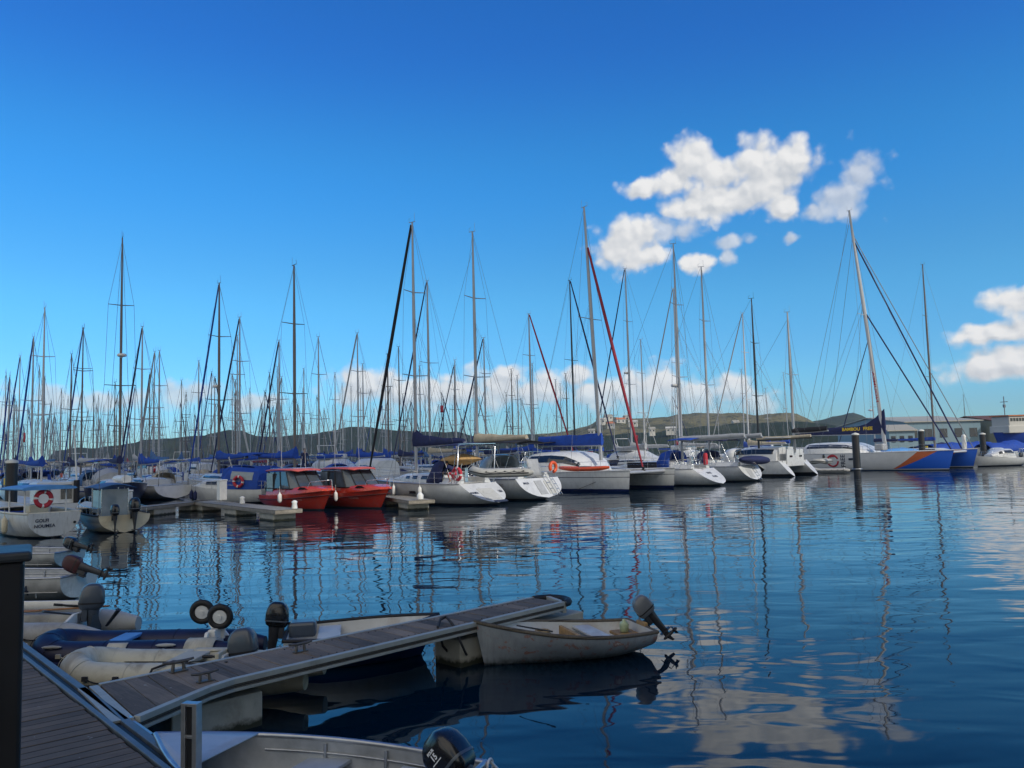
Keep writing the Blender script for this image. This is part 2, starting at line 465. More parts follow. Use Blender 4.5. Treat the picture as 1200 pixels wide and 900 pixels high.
# ------------------------------------------------------------------ water
def water():
    mb = MB()
    rs = [0.0, 4, 8, 14, 22, 34, 50, 75, 110, 160, 240, 360, 600, 1000, 2000, 5000, 9000]
    n = 48
    rings = [[Vector((max(r, .01) * cos(2 * pi * k / n), max(r, .01) * sin(2 * pi * k / n), 0)) for k in range(n)] for r in rs]
    mb.loft(rings, 0, False, True, False)
    m = bpy.data.materials.new('harbour water'); m.use_nodes = True
    t = new_tree(m.node_tree)
    p = t.N['Principled BSDF']
    tc = t.node('ShaderNodeTexCoord').outputs['Object']
    blot = t.noise(tc, .05, 4, .6)
    t.put(p.inputs['Base Color'], t.mix(blot, (.0002, .009, .021), (.0003, .013, .031)))
    t.put(p.inputs['Roughness'], t.rng(t.noise(t.vmath('MULTIPLY', tc, (.6, 1.4, 1)), .07, 4, .6), .45, .65, .015, .055, True))
    p.inputs['IOR'].default_value = 1.333
    p.inputs['Specular Tint'].default_value = (.64, .94, 1.0, 1)
    rot = t.node('ShaderNodeMapping'); t.LK.new(tc, rot.inputs[0])
    rot.inputs['Rotation'].default_value = (0, 0, radians(-14)); rot.inputs['Scale'].default_value = (.55, 1.0, 1)
    v = rot.outputs[0]
    rot2 = t.node('ShaderNodeMapping'); t.LK.new(tc, rot2.inputs[0])
    rot2.inputs['Rotation'].default_value = (0, 0, radians(22)); rot2.inputs['Scale'].default_value = (.5, 1.0, 1)
    big = t.noise(v, .42, 2, .4, .3)
    mid = t.noise(rot2.outputs[0], 1.25, 2, .45, .4)
    fine = t.noise(v, 4.6, 2, .5, .3)
    gust = t.rng(t.noise(tc, .06, 3, .6), .38, .66, .25, 1.0)
    sy = t.node('ShaderNodeSeparateXYZ'); t.LK.new(tc, sy.inputs[0])
    far = t.rng(sy.outputs[1], 12, 45, .35, 1.0)
    h = t.math('MULTIPLY', big, 9.0)
    h = t.math('ADD', h, t.math('MULTIPLY', mid, 4.6))
    h = t.math('ADD', h, t.math('MULTIPLY', t.math('MULTIPLY', fine, t.math('MULTIPLY', gust, far)), .55))
    b = t.node('ShaderNodeBump'); b.inputs['Distance'].default_value = .0042; b.inputs['Strength'].default_value = 1.0
    t.put(b.inputs['Height'], h); t.LK.new(b.outputs[0], p.inputs['Normal'])
    struct(mb.build('water', [m]))
water()

# ------------------------------------------------------------------ hills
def hillmat(name, grass, tree, rock, mixv, bs=.05):
    m = bpy.data.materials.new(name); m.use_nodes = True
    t = new_tree(m.node_tree); p = t.N['Principled BSDF']
    tc = t.node('ShaderNodeTexCoord').outputs['Object']
    n1 = t.noise(tc, .012, 7, .68); n2 = t.noise(tc, .06, 5, .6)
    c = t.mix(t.rng(n1, mixv - .05, mixv + .05), grass, tree)
    c = t.mix(t.rng(n2, .60, .75, 0, .7), c, rock)
    c = t.mix(t.rng(t.noise(tc, .15, 4, .7), .35, .7, 0, .6), c, tuple(x * .4 for x in tree))
    sp = t.noise(tc, .09, 3, .6)
    c = t.mix(t.rng(sp, .56, .60, 0, .85), c, tuple(x * .7 for x in tree))
    t.put(p.inputs['Base Color'], c); p.inputs['Roughness'].default_value = .95; p.inputs['Specular IOR Level'].default_value = .1
    b = t.node('ShaderNodeBump'); b.inputs['Distance'].default_value = 3.0
    t.put(b.inputs['Height'], t.noise(tc, bs, 5, .65)); t.LK.new(b.outputs[0], p.inputs['Normal'])
    return m
def hill(name, sky, dist, mtl, front=260, back=300, seed=0, rough=3.0, step=6):
    """ridge following a skyline (pixels of the ridge, at depth dist) with a slope down to the shore and behind"""
    rnd = random.Random(seed)
    xs = []
    for i in range(len(sky) - 1):
        (x0, y0), (x1, y1) = sky[i], sky[i + 1]
        k = max(1, int((x1 - x0) / step))
        for j in range(k):
            f = j / k; f2 = f * f * (3 - 2 * f)
            xs.append((x0 + (x1 - x0) * f, y0 + (y1 - y0) * f2))
    xs.append(sky[-1])
    from mathutils import noise as mn
    cols = []
    prof = [(-front, -.03), (-front * .8, .10), (-front * .6, .28), (-front * .42, .48), (-front * .27, .68), (-front * .14, .86), (-front * .05, .97), (0, 1.0), (back * .15, .9), (back * .4, .55), (back * .7, .2), (back, -.03)]
    for (px, py) in xs:
        top = UY(px, py, dist); col = []
        for (dy, k) in prof:
            f = (dist + dy * 1.0) / dist
            x, y = top.x * f, top.y + dy
            z = max(top.z, 1) * k
            if 0 < k < 1: z += rough * (mn.fractal(Vector((x * .012, y * .012, seed)), 1, 2, 4)) * min(1, 4 * k * (1 - k) + .3)
            if k == 1.0: z += rough * .16 * mn.fractal(Vector((x * .06, seed, 0)), 1, 2, 4)
            col.append(Vector((x, y, z)))
        cols.append(col)
    mb = MB(); mb.grid(cols, 0, True)
    return struct(mb.build(name, [mtl]))
mh_dark = hillmat('wooded and shaded hillside', (.045, .055, .022), (.020, .032, .014), (.07, .07, .045), .42)  # dark tone is woodland, and stands in for cloud shade on left ridge
mh_grass = hillmat('dry grass hillside', (.20, .175, .085), (.050, .060, .032), (.20, .16, .09), .56)
mh_far = hillmat('far scrub hillside', (.060, .075, .04), (.035, .05, .028), (.10, .09, .06), .5)
hill('hills', [(-220, 530), (-60, 536), (30, 540), (56, 538), (63, 529), (90, 526), (110, 527), (130, 524), (158, 520), (168, 516), (200, 514), (240, 510), (252, 507), (268, 504), (284, 505), (300, 511), (322, 512), (360, 509), (390, 505), (410, 501), (430, 501), (460, 504), (500, 506), (530, 506), (560, 511), (590, 514), (620, 512), (660, 516), (720, 522)], 900, mh_dark, seed=3, rough=7)
hill('hills', [(560, 523), (600, 514), (622, 509), (650, 507), (672, 504), (688, 499), (706, 490), (718, 488), (734, 490), (750, 491), (776, 489), (800, 485), (820, 484), (840, 485), (860, 484), (890, 486), (920, 485), (934, 486), (946, 491), (962, 500), (990, 510), (1030, 516)], 1000, mh_grass, seed=5, rough=9)
hill('hills', [(900, 508), (940, 498), (960, 493), (976, 488), (1000, 484), (1010, 487), (1016, 490), (1030, 494), (1050, 502), (1100, 508), (1180, 508), (1300, 505), (1420, 500)], 1250, mh_far, seed=8, rough=9)
hill('hills', [(600, 522), (640, 515), (700, 510), (760, 507), (800, 502), (830, 499), (870, 496), (900, 495), (935, 494), (960, 497), (1000, 503), (1060, 509), (1140, 511), (1300, 508)], 640, mh_dark, front=160, back=120, seed=9, rough=6)

# quay land on the right and far shore
def land():
    mb = MB()
    a, b = U(1075, 530, 0), U(1330, 527, 0)
    a = Vector((62, 158, 0)); b = Vector((175, 150, 0))
    mb.prism([(a.x, a.y, -.5), (b.x, b.y, -.5), (330, 420, -.5), (110, 430, -.5), (66, 240, -.5)], (0, 0, 1.9))
    struct(mb.build('quay_ground', [mat('quay concrete', (.26, .25, .23), .9, var=.15, vs=.3)]))
    mb = MB()
    mb.prism([(-60, -3.2, -.5), (-60, -60, -.5), (70, -60, -.5), (70, -3.2, -.5)], (0, 0, 1.35))
    struct(mb.build('quay_ground', [mat('quay paving', (.38, .36, .32), .9, var=.15, vs=.5)]))
land()

# unseen block added behind the viewer to throw shade over the dock
def add_shade_block():
    t = thing('shade_block', 'tall pale unseen block added behind the dock to shade it', 'building', (24, -9.2, .86))
    mb = MB(); mb.box((0, -6, 11), (34, 12, 22)); mb.box((0, -6, 22.3), (36, 13, .6))
    mb.build('wall', [mat('rendered wall', (.50, .47, .42), .9, var=.1, vs=.4)], t)
    for fl in range(7):
        g = MB(); g.box((0, .03, 1.6 + fl * 3), (31, .08, 1.4)); g.build('window', ['glass'], t)
add_shade_block()

# ------------------------------------------------------------------ buildings on the right shore
M['roofb'] = mat('brown roof sheeting', (.13, .055, .035), .8, var=.2, vs=.3)
M['wallb'] = mat('pale blue shed wall', (.17, .26, .31), .7, var=.1, vs=.2)
M['wallw'] = mat('off white wall', (.50, .49, .45), .8, var=.1, vs=.2)
M['roofw'] = mat('pale shed roof', (.36, .34, .28), .6, var=.1, vs=.1)
M['roofo'] = mat('orange roof', (.50, .16, .06), .8, var=.15, vs=.5)
def shed(name, label, px0, px1, ybase, yeave, yridge, Y, depth, wall, roof, win=0, over=.5):
    a, b = UY(px0, ybase, Y), UY(px1, ybase, Y)
    ze = UY((px0 + px1) / 2, yeave, Y).z; zr = UY((px0 + px1) / 2, yridge, Y).z
    w = b.x - a.x
    t = thing(name, label, 'building', ((a.x + b.x) / 2, Y, 1.35))
    he, hr = ze - 1.35, zr - 1.35
    mb = MB(); mb.prism([(-w / 2, 0, 0), (-w / 2, depth, 0), (-w / 2, depth, he), (-w / 2, depth / 2, hr - .15), (-w / 2, 0, he)], (w, 0, 0))
    mb.build('wall', [wall], t)
    mb = MB()
    for s in (0, 1):
        y0, y1 = (-over, depth / 2) if s == 0 else (depth + over, depth / 2)
        mb.prism([(-w / 2 - over, y0, he - .02), (-w / 2 - over, y1, hr), (-w / 2 - over, y1, hr + .18), (-w / 2 - over, y0, he + .16)], (w + 2 * over, 0, 0))
    mb.build('roof', [roof], t)
    for k in range(win):
        x = -w / 2 + (k + .5) * w / win
        g = MB(); g.box((x, -.03, he * .55), (w / win * .5, .1, he * .35)); g.build('window', ['glass'], t)
    return t
shed('boat_shed', 'long pale shed with low off-white roof behind the blue-bowed catamaran', 1062, 1150, 512, 494, 485, 190, 40, 'wallb', 'roofw', 5)
shed('boat_shed', 'low white shed roof left of the long shed behind the dark sail cover', 1036, 1064, 511, 496, 492, 230, 25, 'wallw', 'roofw', 4)
shed('warehouse', 'grey green warehouse under a brown roof at the right edge', 1177, 1260, 512, 494, 484, 185, 30, mat('grey green wall', (.28, .31, .25), .8, var=.12, vs=.3), 'roofb', 5)
shed('boat_shed', 'small blue lean-to shed in front of the long pale shed', 1042, 1072, 513, 505, 498, 168, 8, 'wallb', 'roofw', 3)
def houses():
    rnd = random.Random(5)
    spots = [(704, 495, 905, 'white house near the top of the dry grass hill'), (713, 491, 960, 'small pale house on the crest of the dry grass hill'), (727, 494, 930, 'low white house right of the hill crest houses'),
             (735, 491, 975, 'pale house on the shoulder of the dry grass hill'), (716, 499, 880, 'white house halfway down the dry grass hill'), (742, 497, 900, 'wide pale house on the slope right of the red furled sail'),
             (764, 506, 590, 'long white house among dark trees behind the orange kayak boat'), (693, 508, 600, 'white house among trees just left of the tall catamaran mast'), (786, 505, 600, 'pale house in the trees below the ridge'),
             (862, 498, 720, 'low pale house between the two thin masts on the wooded slope')]
    for (px, py, Y, lab) in spots:
        p = UY(px, py, Y); k = Y / 800
        t = thing('house', lab, 'house', (p.x, p.y, p.z - 3), rnd.uniform(-.4, .4), 'houses on the hillside')
        w, d, h = rnd.uniform(5, 9) * k, 6 * k, rnd.uniform(2, 2.8) * k + 3
        mb = MB(); mb.box((0, 0, h / 2), (w, d, h)); mb.build('wall', ['wallw'], t)
        mb = MB(); mb.prism([(-w / 2 - .4, -d / 2 - .4, h), (-w / 2 - .4, d / 2 + .4, h), (-w / 2 - .4, 0, h + 1.8 * k)], (w + .8, 0, 0)); mb.build('roof', [rnd.choice(['roofw', 'roofo', 'wallw'])], t)
        for s in (-.25, .25):
            g = MB(); g.box((s * w, -d / 2 - .05, h - 1.7 * k), (1.5 * k, .2, 1.3 * k)); g.build('window', ['glass'], t)
houses()

def shade_cloud():
    """unseen cloud mesh added behind the viewer, shaped to shade the left marina"""
    A = 190.0; k = A / math.tan(radians(SUN_EL)); sx, sy = SUN_DIR.x / cos(radians(SUN_EL)) * k, SUN_DIR.y / cos(radians(SUN_EL)) * k
    poly = [(-4.2, 12.5), (-11.5, 22), (-16.5, 52), (-12, 64), (0, 82), (14, 200), (-170, 200), (-150, 12.5)]
    def inside(x, y):
        c = False
        for i in range(len(poly)):
            (x0, y0), (x1, y1) = poly[i], poly[i - 1]
            if (y0 > y) != (y1 > y) and x < (x1 - x0) * (y - y0) / (y1 - y0) + x0: c = not c
        return c
    rnd = random.Random(4); mb = MB()
    def blob(x, y, z, r):
        ph = rnd.random() * 6
        mb.loft([[Vector((x + sx + r * sin(th) * cos(a) * (1 + .12 * sin(3 * a + ph)), y + sy + r * sin(th) * sin(a) * (1 + .12 * cos(4 * a + ph)), z + r * .55 * cos(th))) for a in [2 * pi * q / 16 for q in range(16)]] for th in (.05, .5, .95, 1.4, 1.85, 2.3, 2.7, 3.09)])
    y = 12
    while y < 205:
        x = -170
        while x < 20:
            r = 7.0
            if all(inside(x + dx, y + dy) for dx, dy in ((-3, 0), (3, 0), (0, -3), (0, 3))):
                blob(x + rnd.uniform(-2, 2), y + rnd.uniform(-2, 2), A + rnd.uniform(-1, 5), rnd.uniform(7, 10))
            x += 7.5
        y += 7.5
    struct(mb.build('cloud', [mat('cloud', (.8, .8, .8), 1.0, var=.03, vs=.02, spec=0)]))  # out-of-view mesh, added only for the shade it casts
shade_cloud()

# ------------------------------------------------------------------ boat builders (local frame: +X bow, +Y port, Z up, origin at the stern waterline)
def hull_geo(mb, L, B, fb0, fb1, draft=.35, tw=.75, scoop=0.0, rake=.6, n=18, m=7, tm=.42, pw=2.2, sp=2.8, y0=0.0, deck=True, dip=.02, lift=0.0):
    def half(t):
        f = tw + (1 - tw) * sin(pi / 2 * t / tm) if t < tm else max(.012, 1 - ((t - tm) / (1 - tm)) ** pw)
        return B / 2 * f
    def sheer(t):
        zs = fb0 + (fb1 - fb0) * t ** 1.7 - dip * sin(pi * t)
        return (t * L + (scoop * (1 - t) ** 4), half(t), zs)
    rings = []
    for i in range(n + 1):
        t = i / n
        b = half(t); zs = sheer(t)[2]; dr = draft * (1 - .9 * t ** 4) - (draft + lift) * max(0, 1 - t / .3) ** 2; p = sp - 1.4 * t
        pts = []
        for j in range(m + 1):
            s = j / m
            w = b * (1 - s ** p) ** .62
            z = zs - (zs + dr) * s
            x = t * L - rake * s * t ** 5 + scoop * (z / zs) * (1 - t) ** 4
            pts.append((x, w, z))
        rings.append([Vector((x, y0 + w, z)) for x, w, z in pts] + [Vector((x, y0 - w, z)) for x, w, z in pts[-2::-1]])
    mb.loft(rings, 0, True, False, False)
    r0 = rings[0]; k = len(r0)
    mb.add(r0, [tuple(range(k))], 2)
    if deck:
        rows = []
        for i in range(n + 1):
            a, b = rings[i][0], rings[i][-1]
            d = Vector((0, 0, -.025))
            rows.append([a + d, (a * .75 + b * .25) + Vector((0, 0, .015)), (a + b) / 2 + Vector((0, 0, .03)), (a * .25 + b * .75) + Vector((0, 0, .015)), b + d])
        mb.grid(rows, 1, True)
    def surf(x, z, side, off=.012):
        t = max(0, min(1, x / L))
        zs = sheer(t)[2]; q = max(0, min(1, (zs - z) / (zs + draft * (1 - .9 * t ** 4) - (draft + lift) * max(0, 1 - t / .3) ** 2)))
        return Vector((x - rake * q * t ** 5, y0 + side * (half(t) * (1 - q ** (sp - 1.4 * t)) ** .62 + off), z))
    sheer.surf = surf
    return sheer, rings

def sheer_rail(mb, sheer, r, mi=0, t0=0.0, t1=1.0, n=18, dz=0.0, y0=0.0, sides=(1, -1), off=0.01):
    for s in sides:
        mb.tube([(sheer(t)[0], y0 + s * (sheer(t)[1] + off), sheer(t)[2] + dz) for t in [t0 + (t1 - t0) * i / n for i in range(n + 1)]], r, 6, mi)

def trunk(mb, prof, mi=0, k=3.6, n=13):
    """rounded deckhouse: prof = [(x, half width, base z, height)]; returns a point function"""
    def pt(i, a, o=1.0):
        x, w, z, h = prof[i]
        c, s = cos(a), sin(a)
        return Vector((x, w * o * math.copysign(abs(c) ** (2 / k), c), z + h * o * abs(s) ** (2 / k)))
    rings = [[pt(i, pi * j / (n - 1)) for j in range(n)] for i in range(len(prof))]
    mb.loft(rings, mi, True, False, False)
    mb.add(rings[0], [tuple(range(n))], mi); mb.add(rings[-1], [tuple(range(n))], mi)
    return pt

def side_strip(mb, prof, f0, f1, z0, z1, mi=0, side=1, o=.012, k=3.6, n=6):
    """window strip on a trunk side between profile fractions f0..f1 and height fractions z0..z1"""
    N = len(prof) - 1
    def P(f, hz):
        u = f * N; i = min(int(u), N - 1); q = u - i
        x, w, z, h = [prof[i][c] * (1 - q) + prof[i + 1][c] * q for c in range(4)]
        y = w * (1 - hz ** k) ** (1 / k) + o
        return Vector((x, side * y, z + h * hz))
    rows = [[P(f0 + (f1 - f0) * i / n, z0 + (z1 - z0) * j / 2) for j in range(3)] for i in range(n + 1)]
    mb.grid(rows, mi, False)

def wire(mb, a, b, r=.011, mi=0, n=4, sag=0.0):
    a, b = Vector(a), Vector(b)
    pts = [a, b] if not sag else [a.lerp(b, i / 6) - Vector((0, 0, sag * 4 * (i / 6) * (1 - i / 6))) for i in range(7)]
    mb.tube(pts, r, n, mi)

def cover_geo(mb, x0, x1, z0, z1, h0, h1, w=.17, y=0.0, mi=0, n=10, droop=.12, seed=0, peak=0.0):
    """sail cover along a boom from mast (x0) aft to x1: tall at the mast, lumpy top"""
    rnd = random.Random(seed); rings = []
    for i in range(n + 1):
        f = i / n
        h = h0 + (h1 - h0) * f ** .8 + peak * max(0, 1 - f * 4) ** 1.5 + rnd.uniform(-.04, .04) * (h0 + .1)
        x, zb = x0 + (x1 - x0) * f, z0 + (z1 - z0) * f - droop * sin(pi * f) * .3
        ww = w * (1.1 - .45 * f) * rnd.uniform(.9, 1.1)
        rings.append([Vector((x, y + ww * sx * 1.0, zb + h * hz)) for sx, hz in ((0, -.06), (.7, .02), (1, .3), (.7, .68), (.22, .97), (0, 1.0), (-.22, .97), (-.7, .68), (-1, .3), (-.7, .02))])
    mb.loft(rings, mi, True)

def rig(t, mx, zd, hm, L, B, bowx, bowz, fb0, mast='mast', cover='blue', jib=None, boom=True, spreaders=2, rake=0.0, radar=None, r=.085, wr=.011,
        ch=(.62, .22), boomz=1.25, bl=.36, frac=1.0, peak=0.0, flag=None, mat_boom=None, seed=0, stern_x=.15, fine=True, y=0.0, lazy=False, sprd=None, lower=True, jrad=.07):
    """mast with spreaders, boom, sail cover and wires; rake leans the head aft (metres)"""
    def mp(z): return Vector((mx - rake * max(0, (z - zd)) / (hm - zd), y, z))
    mb = MB()
    zs = [zd + (hm - zd) * i / 8 for i in range(9)]
    mb.tube([mp(z) for z in zs], [r * (1 if i < 6 else 1 - .16 * (i - 5)) for i in range(9)], 8, 0, True, 1.0)
    sps = []
    for k in range(spreaders):
        f = (k + 1) / (spreaders + 1) + .05
        z = zd + (hm - zd) * f; w = (sprd or B * .27) * (1 - .18 * k); sps.append((z, w))
        for s in (1, -1):
            mb.tube([mp(z), mp(z) + Vector((-.12, s * w, .06))], [.035, .022], 6)
    # masthead gear: vane, aerial
    mb.tube([mp(hm) + Vector((-.25, 0, .02)), mp(hm) + Vector((.3, 0, .06))], .022, 5)
    mb.tube([mp(hm) + Vector((-.2, 0, 0)), mp(hm) + Vector((-.2, 0, .55 if fine else .4))], .010, 4)
    mb.tube([mp(hm) + Vector((.28, 0, .05)), mp(hm) + Vector((.30, 0, .28)), mp(hm) + Vector((.12, .02, .30))], .010, 4)
    mo = mb.build('mast', [mast], t)
    if radar:
        rb = MB(); z = zd + (hm - zd) * radar
        rb.lathe([(0, 0), (.26, .02), (.30, .10), (.26, .20), (0, .24)], 12, 0, mp(z) + Vector((.38, 0, 0)))
        rb.box(mp(z) + Vector((.2, 0, -.03)), (.34, .12, .05))
        rb.build('radar_dome', ['white'], mo)
    if boom:
        be = mx - L * bl
        bb = MB(); bb.tube([(mx - .1, y, zd + boomz), (be, y, zd + boomz + .10)], .075 if fine else .09, 8)
        bb.build('boom', [mat_boom or mast], t)
        if cover:
            cb = MB(); cover_geo(cb, mx + .12, be + .1, zd + boomz + .02, zd + boomz + .12, ch[0], ch[1], .19, y, 0, 10, .1, seed, peak)
            cb.build('sail_cover', [cover], t)
            if lazy:
                lz = MB()
                for s in (1, -1):
                    for f in (.35, .8):
                        wire(lz, mp(zd + (hm - zd) * .62) + Vector((0, s * .05, 0)), (mx + (be - mx) * f, y + s * .15, zd + boomz + .15), .008)
                lz.build('lazy_jack_lines', ['wire'], t)
    w = MB()
    hf = zd + (hm - zd) * frac
    fs0 = mp(hf) + Vector((.1, 0, -.1))
    bow = Vector((bowx, y, bowz))
    if not jib: wire(w, fs0, bow, wr)
    if stern_x is not None: wire(w, mp(hm), (stern_x, y, fb0 + .05), wr)
    for s in (1, -1):
        prev = mp(hm - .15)
        for (z, ww) in sps[::-1]:
            tip = mp(z) + Vector((-.12, s * ww, .06)); wire(w, prev, tip, wr * .9); prev = tip
        wire(w, prev, (mx - .15, y + s * B * .46, zd - .2), wr)
        if sps and lower: wire(w, mp(sps[0][0]) , (mx - .5, y + s * B * .44, zd - .2), wr * .9)
        if fine and sps and lower: wire(w, mp(sps[0][0]), (mx + .5, y + s * B * .44, zd - .2), wr * .9)
    w.build('standing_rigging', ['wire'], t)
    if jib:
        j = MB(); pts = [fs0.lerp(bow, i / 10) for i in range(11)]
        jr = jrad
        j.tube(pts, [jr * (.45 + .75 * sin(pi * min(1, (i + 1.5) / 12)) ** .8) for i in range(11)], 7)
        j.build('furled_jib', [jib], t)
        w2 = MB(); w2.lathe([(.14, 0), (.16, .06), (.08, .08), (.08, .18), (.16, .2), (.14, .26)], 10, 0, bow + Vector((-.02, 0, .02)))
        w2.build('furling_drum', ['rubber'], t)
    if flag:
        fm, fz = flag
        fb_ = MB(); p = mp(zd + (hm - zd) * fz) + Vector((-.1, -B * .3, 0))
        fb_.grid([[p + Vector((-.08 * i, .03 * sin(i * 1.3), -.22 * j)) for j in range(4)] for i in range(7)], 0)
        fb_.build('flag', [fm], t, solid=.008)
    return mp

def rails(t, sheer, L, h=.62, t0=.06, t1=.93, every=1.9, pulpit=True, pushpit=True, r=.014, y0=0.0):
    mb = MB(); n = max(3, int((t1 - t0) * L / every))
    for s in (1, -1):
        tops = []
        for i in range(n + 1):
            q = t0 + (t1 - t0) * i / n; x, b, z = sheer(q)
            mb.tube([(x, y0 + s * (b - .06), z - .02), (x, y0 + s * (b - .05), z + h)], r, 5)
            tops.append((x, y0 + s * (b - .05), z + h))
        mb.tube(tops, r * .5, 4)
        mb.tube([(a, b_, c - h * .5) for a, b_, c in tops], r * .45, 4)
    if pulpit:
        xs = [sheer(q) for q in (t1, .97, 1.0)]
        pl = [(x, y0 + max(b - .05, .06), z + h) for x, b, z in xs]; pr = [(x, y0 - max(b - .05, .06), z + h) for x, b, z in xs[::-1]]
        mb.tube(pl + pr, r * 1.2, 6)
        for p in (pl[1], pr[1]): mb.tube([p, (p[0], p[1], p[2] - h)], r, 5)
    if pushpit:
        x, b, z = sheer(t0); x1 = sheer(0)[0] + .05
        z1 = sheer(0)[2]
        for hh in (h, h * .5):
            mb.tube([(x, y0 + b - .05, z + hh), (x1, y0 + sheer(0)[1] - .1, z1 + hh), (x1, y0 + .45, z1 + hh)], r, 5)
            mb.tube([(x, y0 - b + .05, z + hh), (x1, y0 - sheer(0)[1] + .1, z1 + hh), (x1, y0 - .45, z1 + hh)], r, 5)
        for yy in (sheer(0)[1] - .1, .45, -.45, -sheer(0)[1] + .1):
            mb.tube([(x1, y0 + yy, z1 - .02), (x1, y0 + yy, z1 + h)], r, 5)
    mb.build('guard_rail', ['steel'], t)

def lifebuoy(name, label, p, R=.36, r=.10, Rm=None, parent=None, mats=('redc', 'white'), group=None):
    mb = MB()
    mb.torus((0, 0, 0), R, r, 24, 10, 0, None, mis=lambda i: 1 if i % 6 == 0 else 0)
    o = mb.build(name, list(mats), parent)
    m = (Rm.to_4x4() if Rm else Matrix.Identity(4)); m.translation = Vector(p)
    o.matrix_local = m
    if label: tag(o, label, 'lifebuoy', group)
    return o
STAND = Matrix.Rotation(pi / 2, 3, 'Y')          # ring facing along X

def fender(mb, p, h=.55, r=.11, mi=0):
    x, y, z = p
    mb.lathe([(.02, 0), (r * .7, .04), (r, .12), (r, h - .12), (r * .7, h - .04), (.03, h), (.03, h + .06)], 10, mi, (x, y, z))
    mb.tube([(x, y, z + h), (x, y, z + h + .35)], .008, 4, mi)

def dodger(t, x, w, z, h, length, canvas='blue', bimini=None, name='spray_hood'):
    mb = MB(); rows = []
    for i, (fx, fh) in enumerate(((0, .98), (.35, 1.05), (.7, .95), (1.0, .30))):
        rows.append([Vector((x + length * fx, w * math.copysign(abs(cos(a)) ** .55, cos(a)), z + h * fh * abs(sin(a)) ** .55)) for a in [pi * j / 12 for j in range(13)]])
    mb.grid(rows, 0)
    mb.build(name, [canvas], t, solid=.02)
    if bimini:
        bx0, bx1, bz, bc = bimini
        mb = MB(); rows = [[Vector((bx0 + (bx1 - bx0) * i / 5, w * (1.05) * (-1 + 2 * j / 8), bz + .14 * (1 - (2 * j / 8 - 1) ** 2) + .05 * sin(pi * i / 5))) for j in range(9)] for i in range(6)]
        mb.grid(rows, 0); b = mb.build('bimini', [bc], t, solid=.025)
        f = MB()
        for xx in (bx0 + .1, bx1 - .1):
            for s in (1, -1):
                f.tube([(xx, s * w * 1.03, bz), ((bx0 + bx1) / 2, s * w * 1.03, z + .05)], .014, 5)
        f.tube([((bx0 + bx1) / 2, -w * 1.03, z + .06), ((bx0 + bx1) / 2, w * 1.03, z + .06)], .012, 5)
        f.build('bimini_frame', ['steel'], b)

HULLS = {}
def hm(key, *a, **k):
    if key not in HULLS: HULLS[key] = hullmat(key, *a, **k)
    return HULLS[key]
hm('white hull paint', WHITE); hm('white hull with blue stripe', WHITE, stripe=(.62, .72, (.02, .05, .22)), h=.12)
hm('navy hull paint', (.012, .018, .06), boot=(.15, .03, .02)); hm('cream hull paint', (.58, .54, .42), boot=(.02, .03, .05))
hm('pale grey hull paint', (.45, .47, .48)); hm('black hull paint', (.012, .013, .016), boot=(.5, .5, .48), h=.22)
hm('white hull with red boot', WHITE, boot=(.22, .02, .02), h=.14); hm('pale blue hull paint', (.25, .40, .50))

def far_sloop(label, group, base, h, L, hmast, hull='white hull paint', mast='mast', cover='blue', jib=None, spreaders=2, radar=None, hood=None, bim=None, cat='sailboat',
              name='sailboat', seed=0, rake=0.0, frac=1.0, flag=None, fine=False, peak=0.0, wr=.012, ext=None, r=.085, ch=(.55, .2), jrad=.07, bz=1.05):
    """a moored sailboat; base = point of the mast foot on the water, h = heading (unit vector)"""
    rnd = random.Random(seed)
    B = L * .31; mx = L * .57
    t = thing(name, label, cat, (base.x - h.x * mx, base.y - h.y * mx, 0), ang(h), group)
    fb0, fb1 = .085 * L + .1, .10 * L + .35
    mb = MB(); scoop = rnd.choice([.0, .5, .9])
    sheer, rings = hull_geo(mb, L, B, fb0, fb1, .35, rnd.uniform(.62, .85), scoop, .9, 12, 5, lift=.08)
    sheer_rail(mb, sheer, .03, 1, n=10)
    mb.build('hull', [HULLS[hull], 'deck', 'gel'], t)
    zc = fb0 + .03
    prof = [(L * .30, B * .30, zc, .42), (L * .34, B * .31, zc, .52), (L * .50, B * .30, zc + .03, .50), (L * .64, B * .24, zc + .1, .40), (L * .72, B * .17, zc + .16, .06)]
    mb = MB(); trunk(mb, prof); c = mb.build('cabin', ['gel'], t)
    g = MB()
    for s in (1, -1): side_strip(g, prof, .12, .68, .42, .76, 0, s)
    g.build('window', ['glass'], c)
    rig(t, mx, fb0 + .5, hmast, L, B, L - .15, fb1 + .05, fb0, mast, cover, jib, True, spreaders, rake, radar, r, wr, ch, bz, .36, frac, peak, flag, None, seed, .15 + scoop, fine, jrad=jrad)
    if hood: dodger(t, L * .26, B * .30, zc, 1.05, 1.2, hood, (L * .04, L * .24, zc + 1.75, bim) if bim else None)
    elif bim: dodger(t, L * .28, B * .28, zc, .9, .9, bim, (L * .04, L * .25, zc + 1.75, bim))
    if ext: ext(t, sheer, L, B, fb0, fb1)
    return t

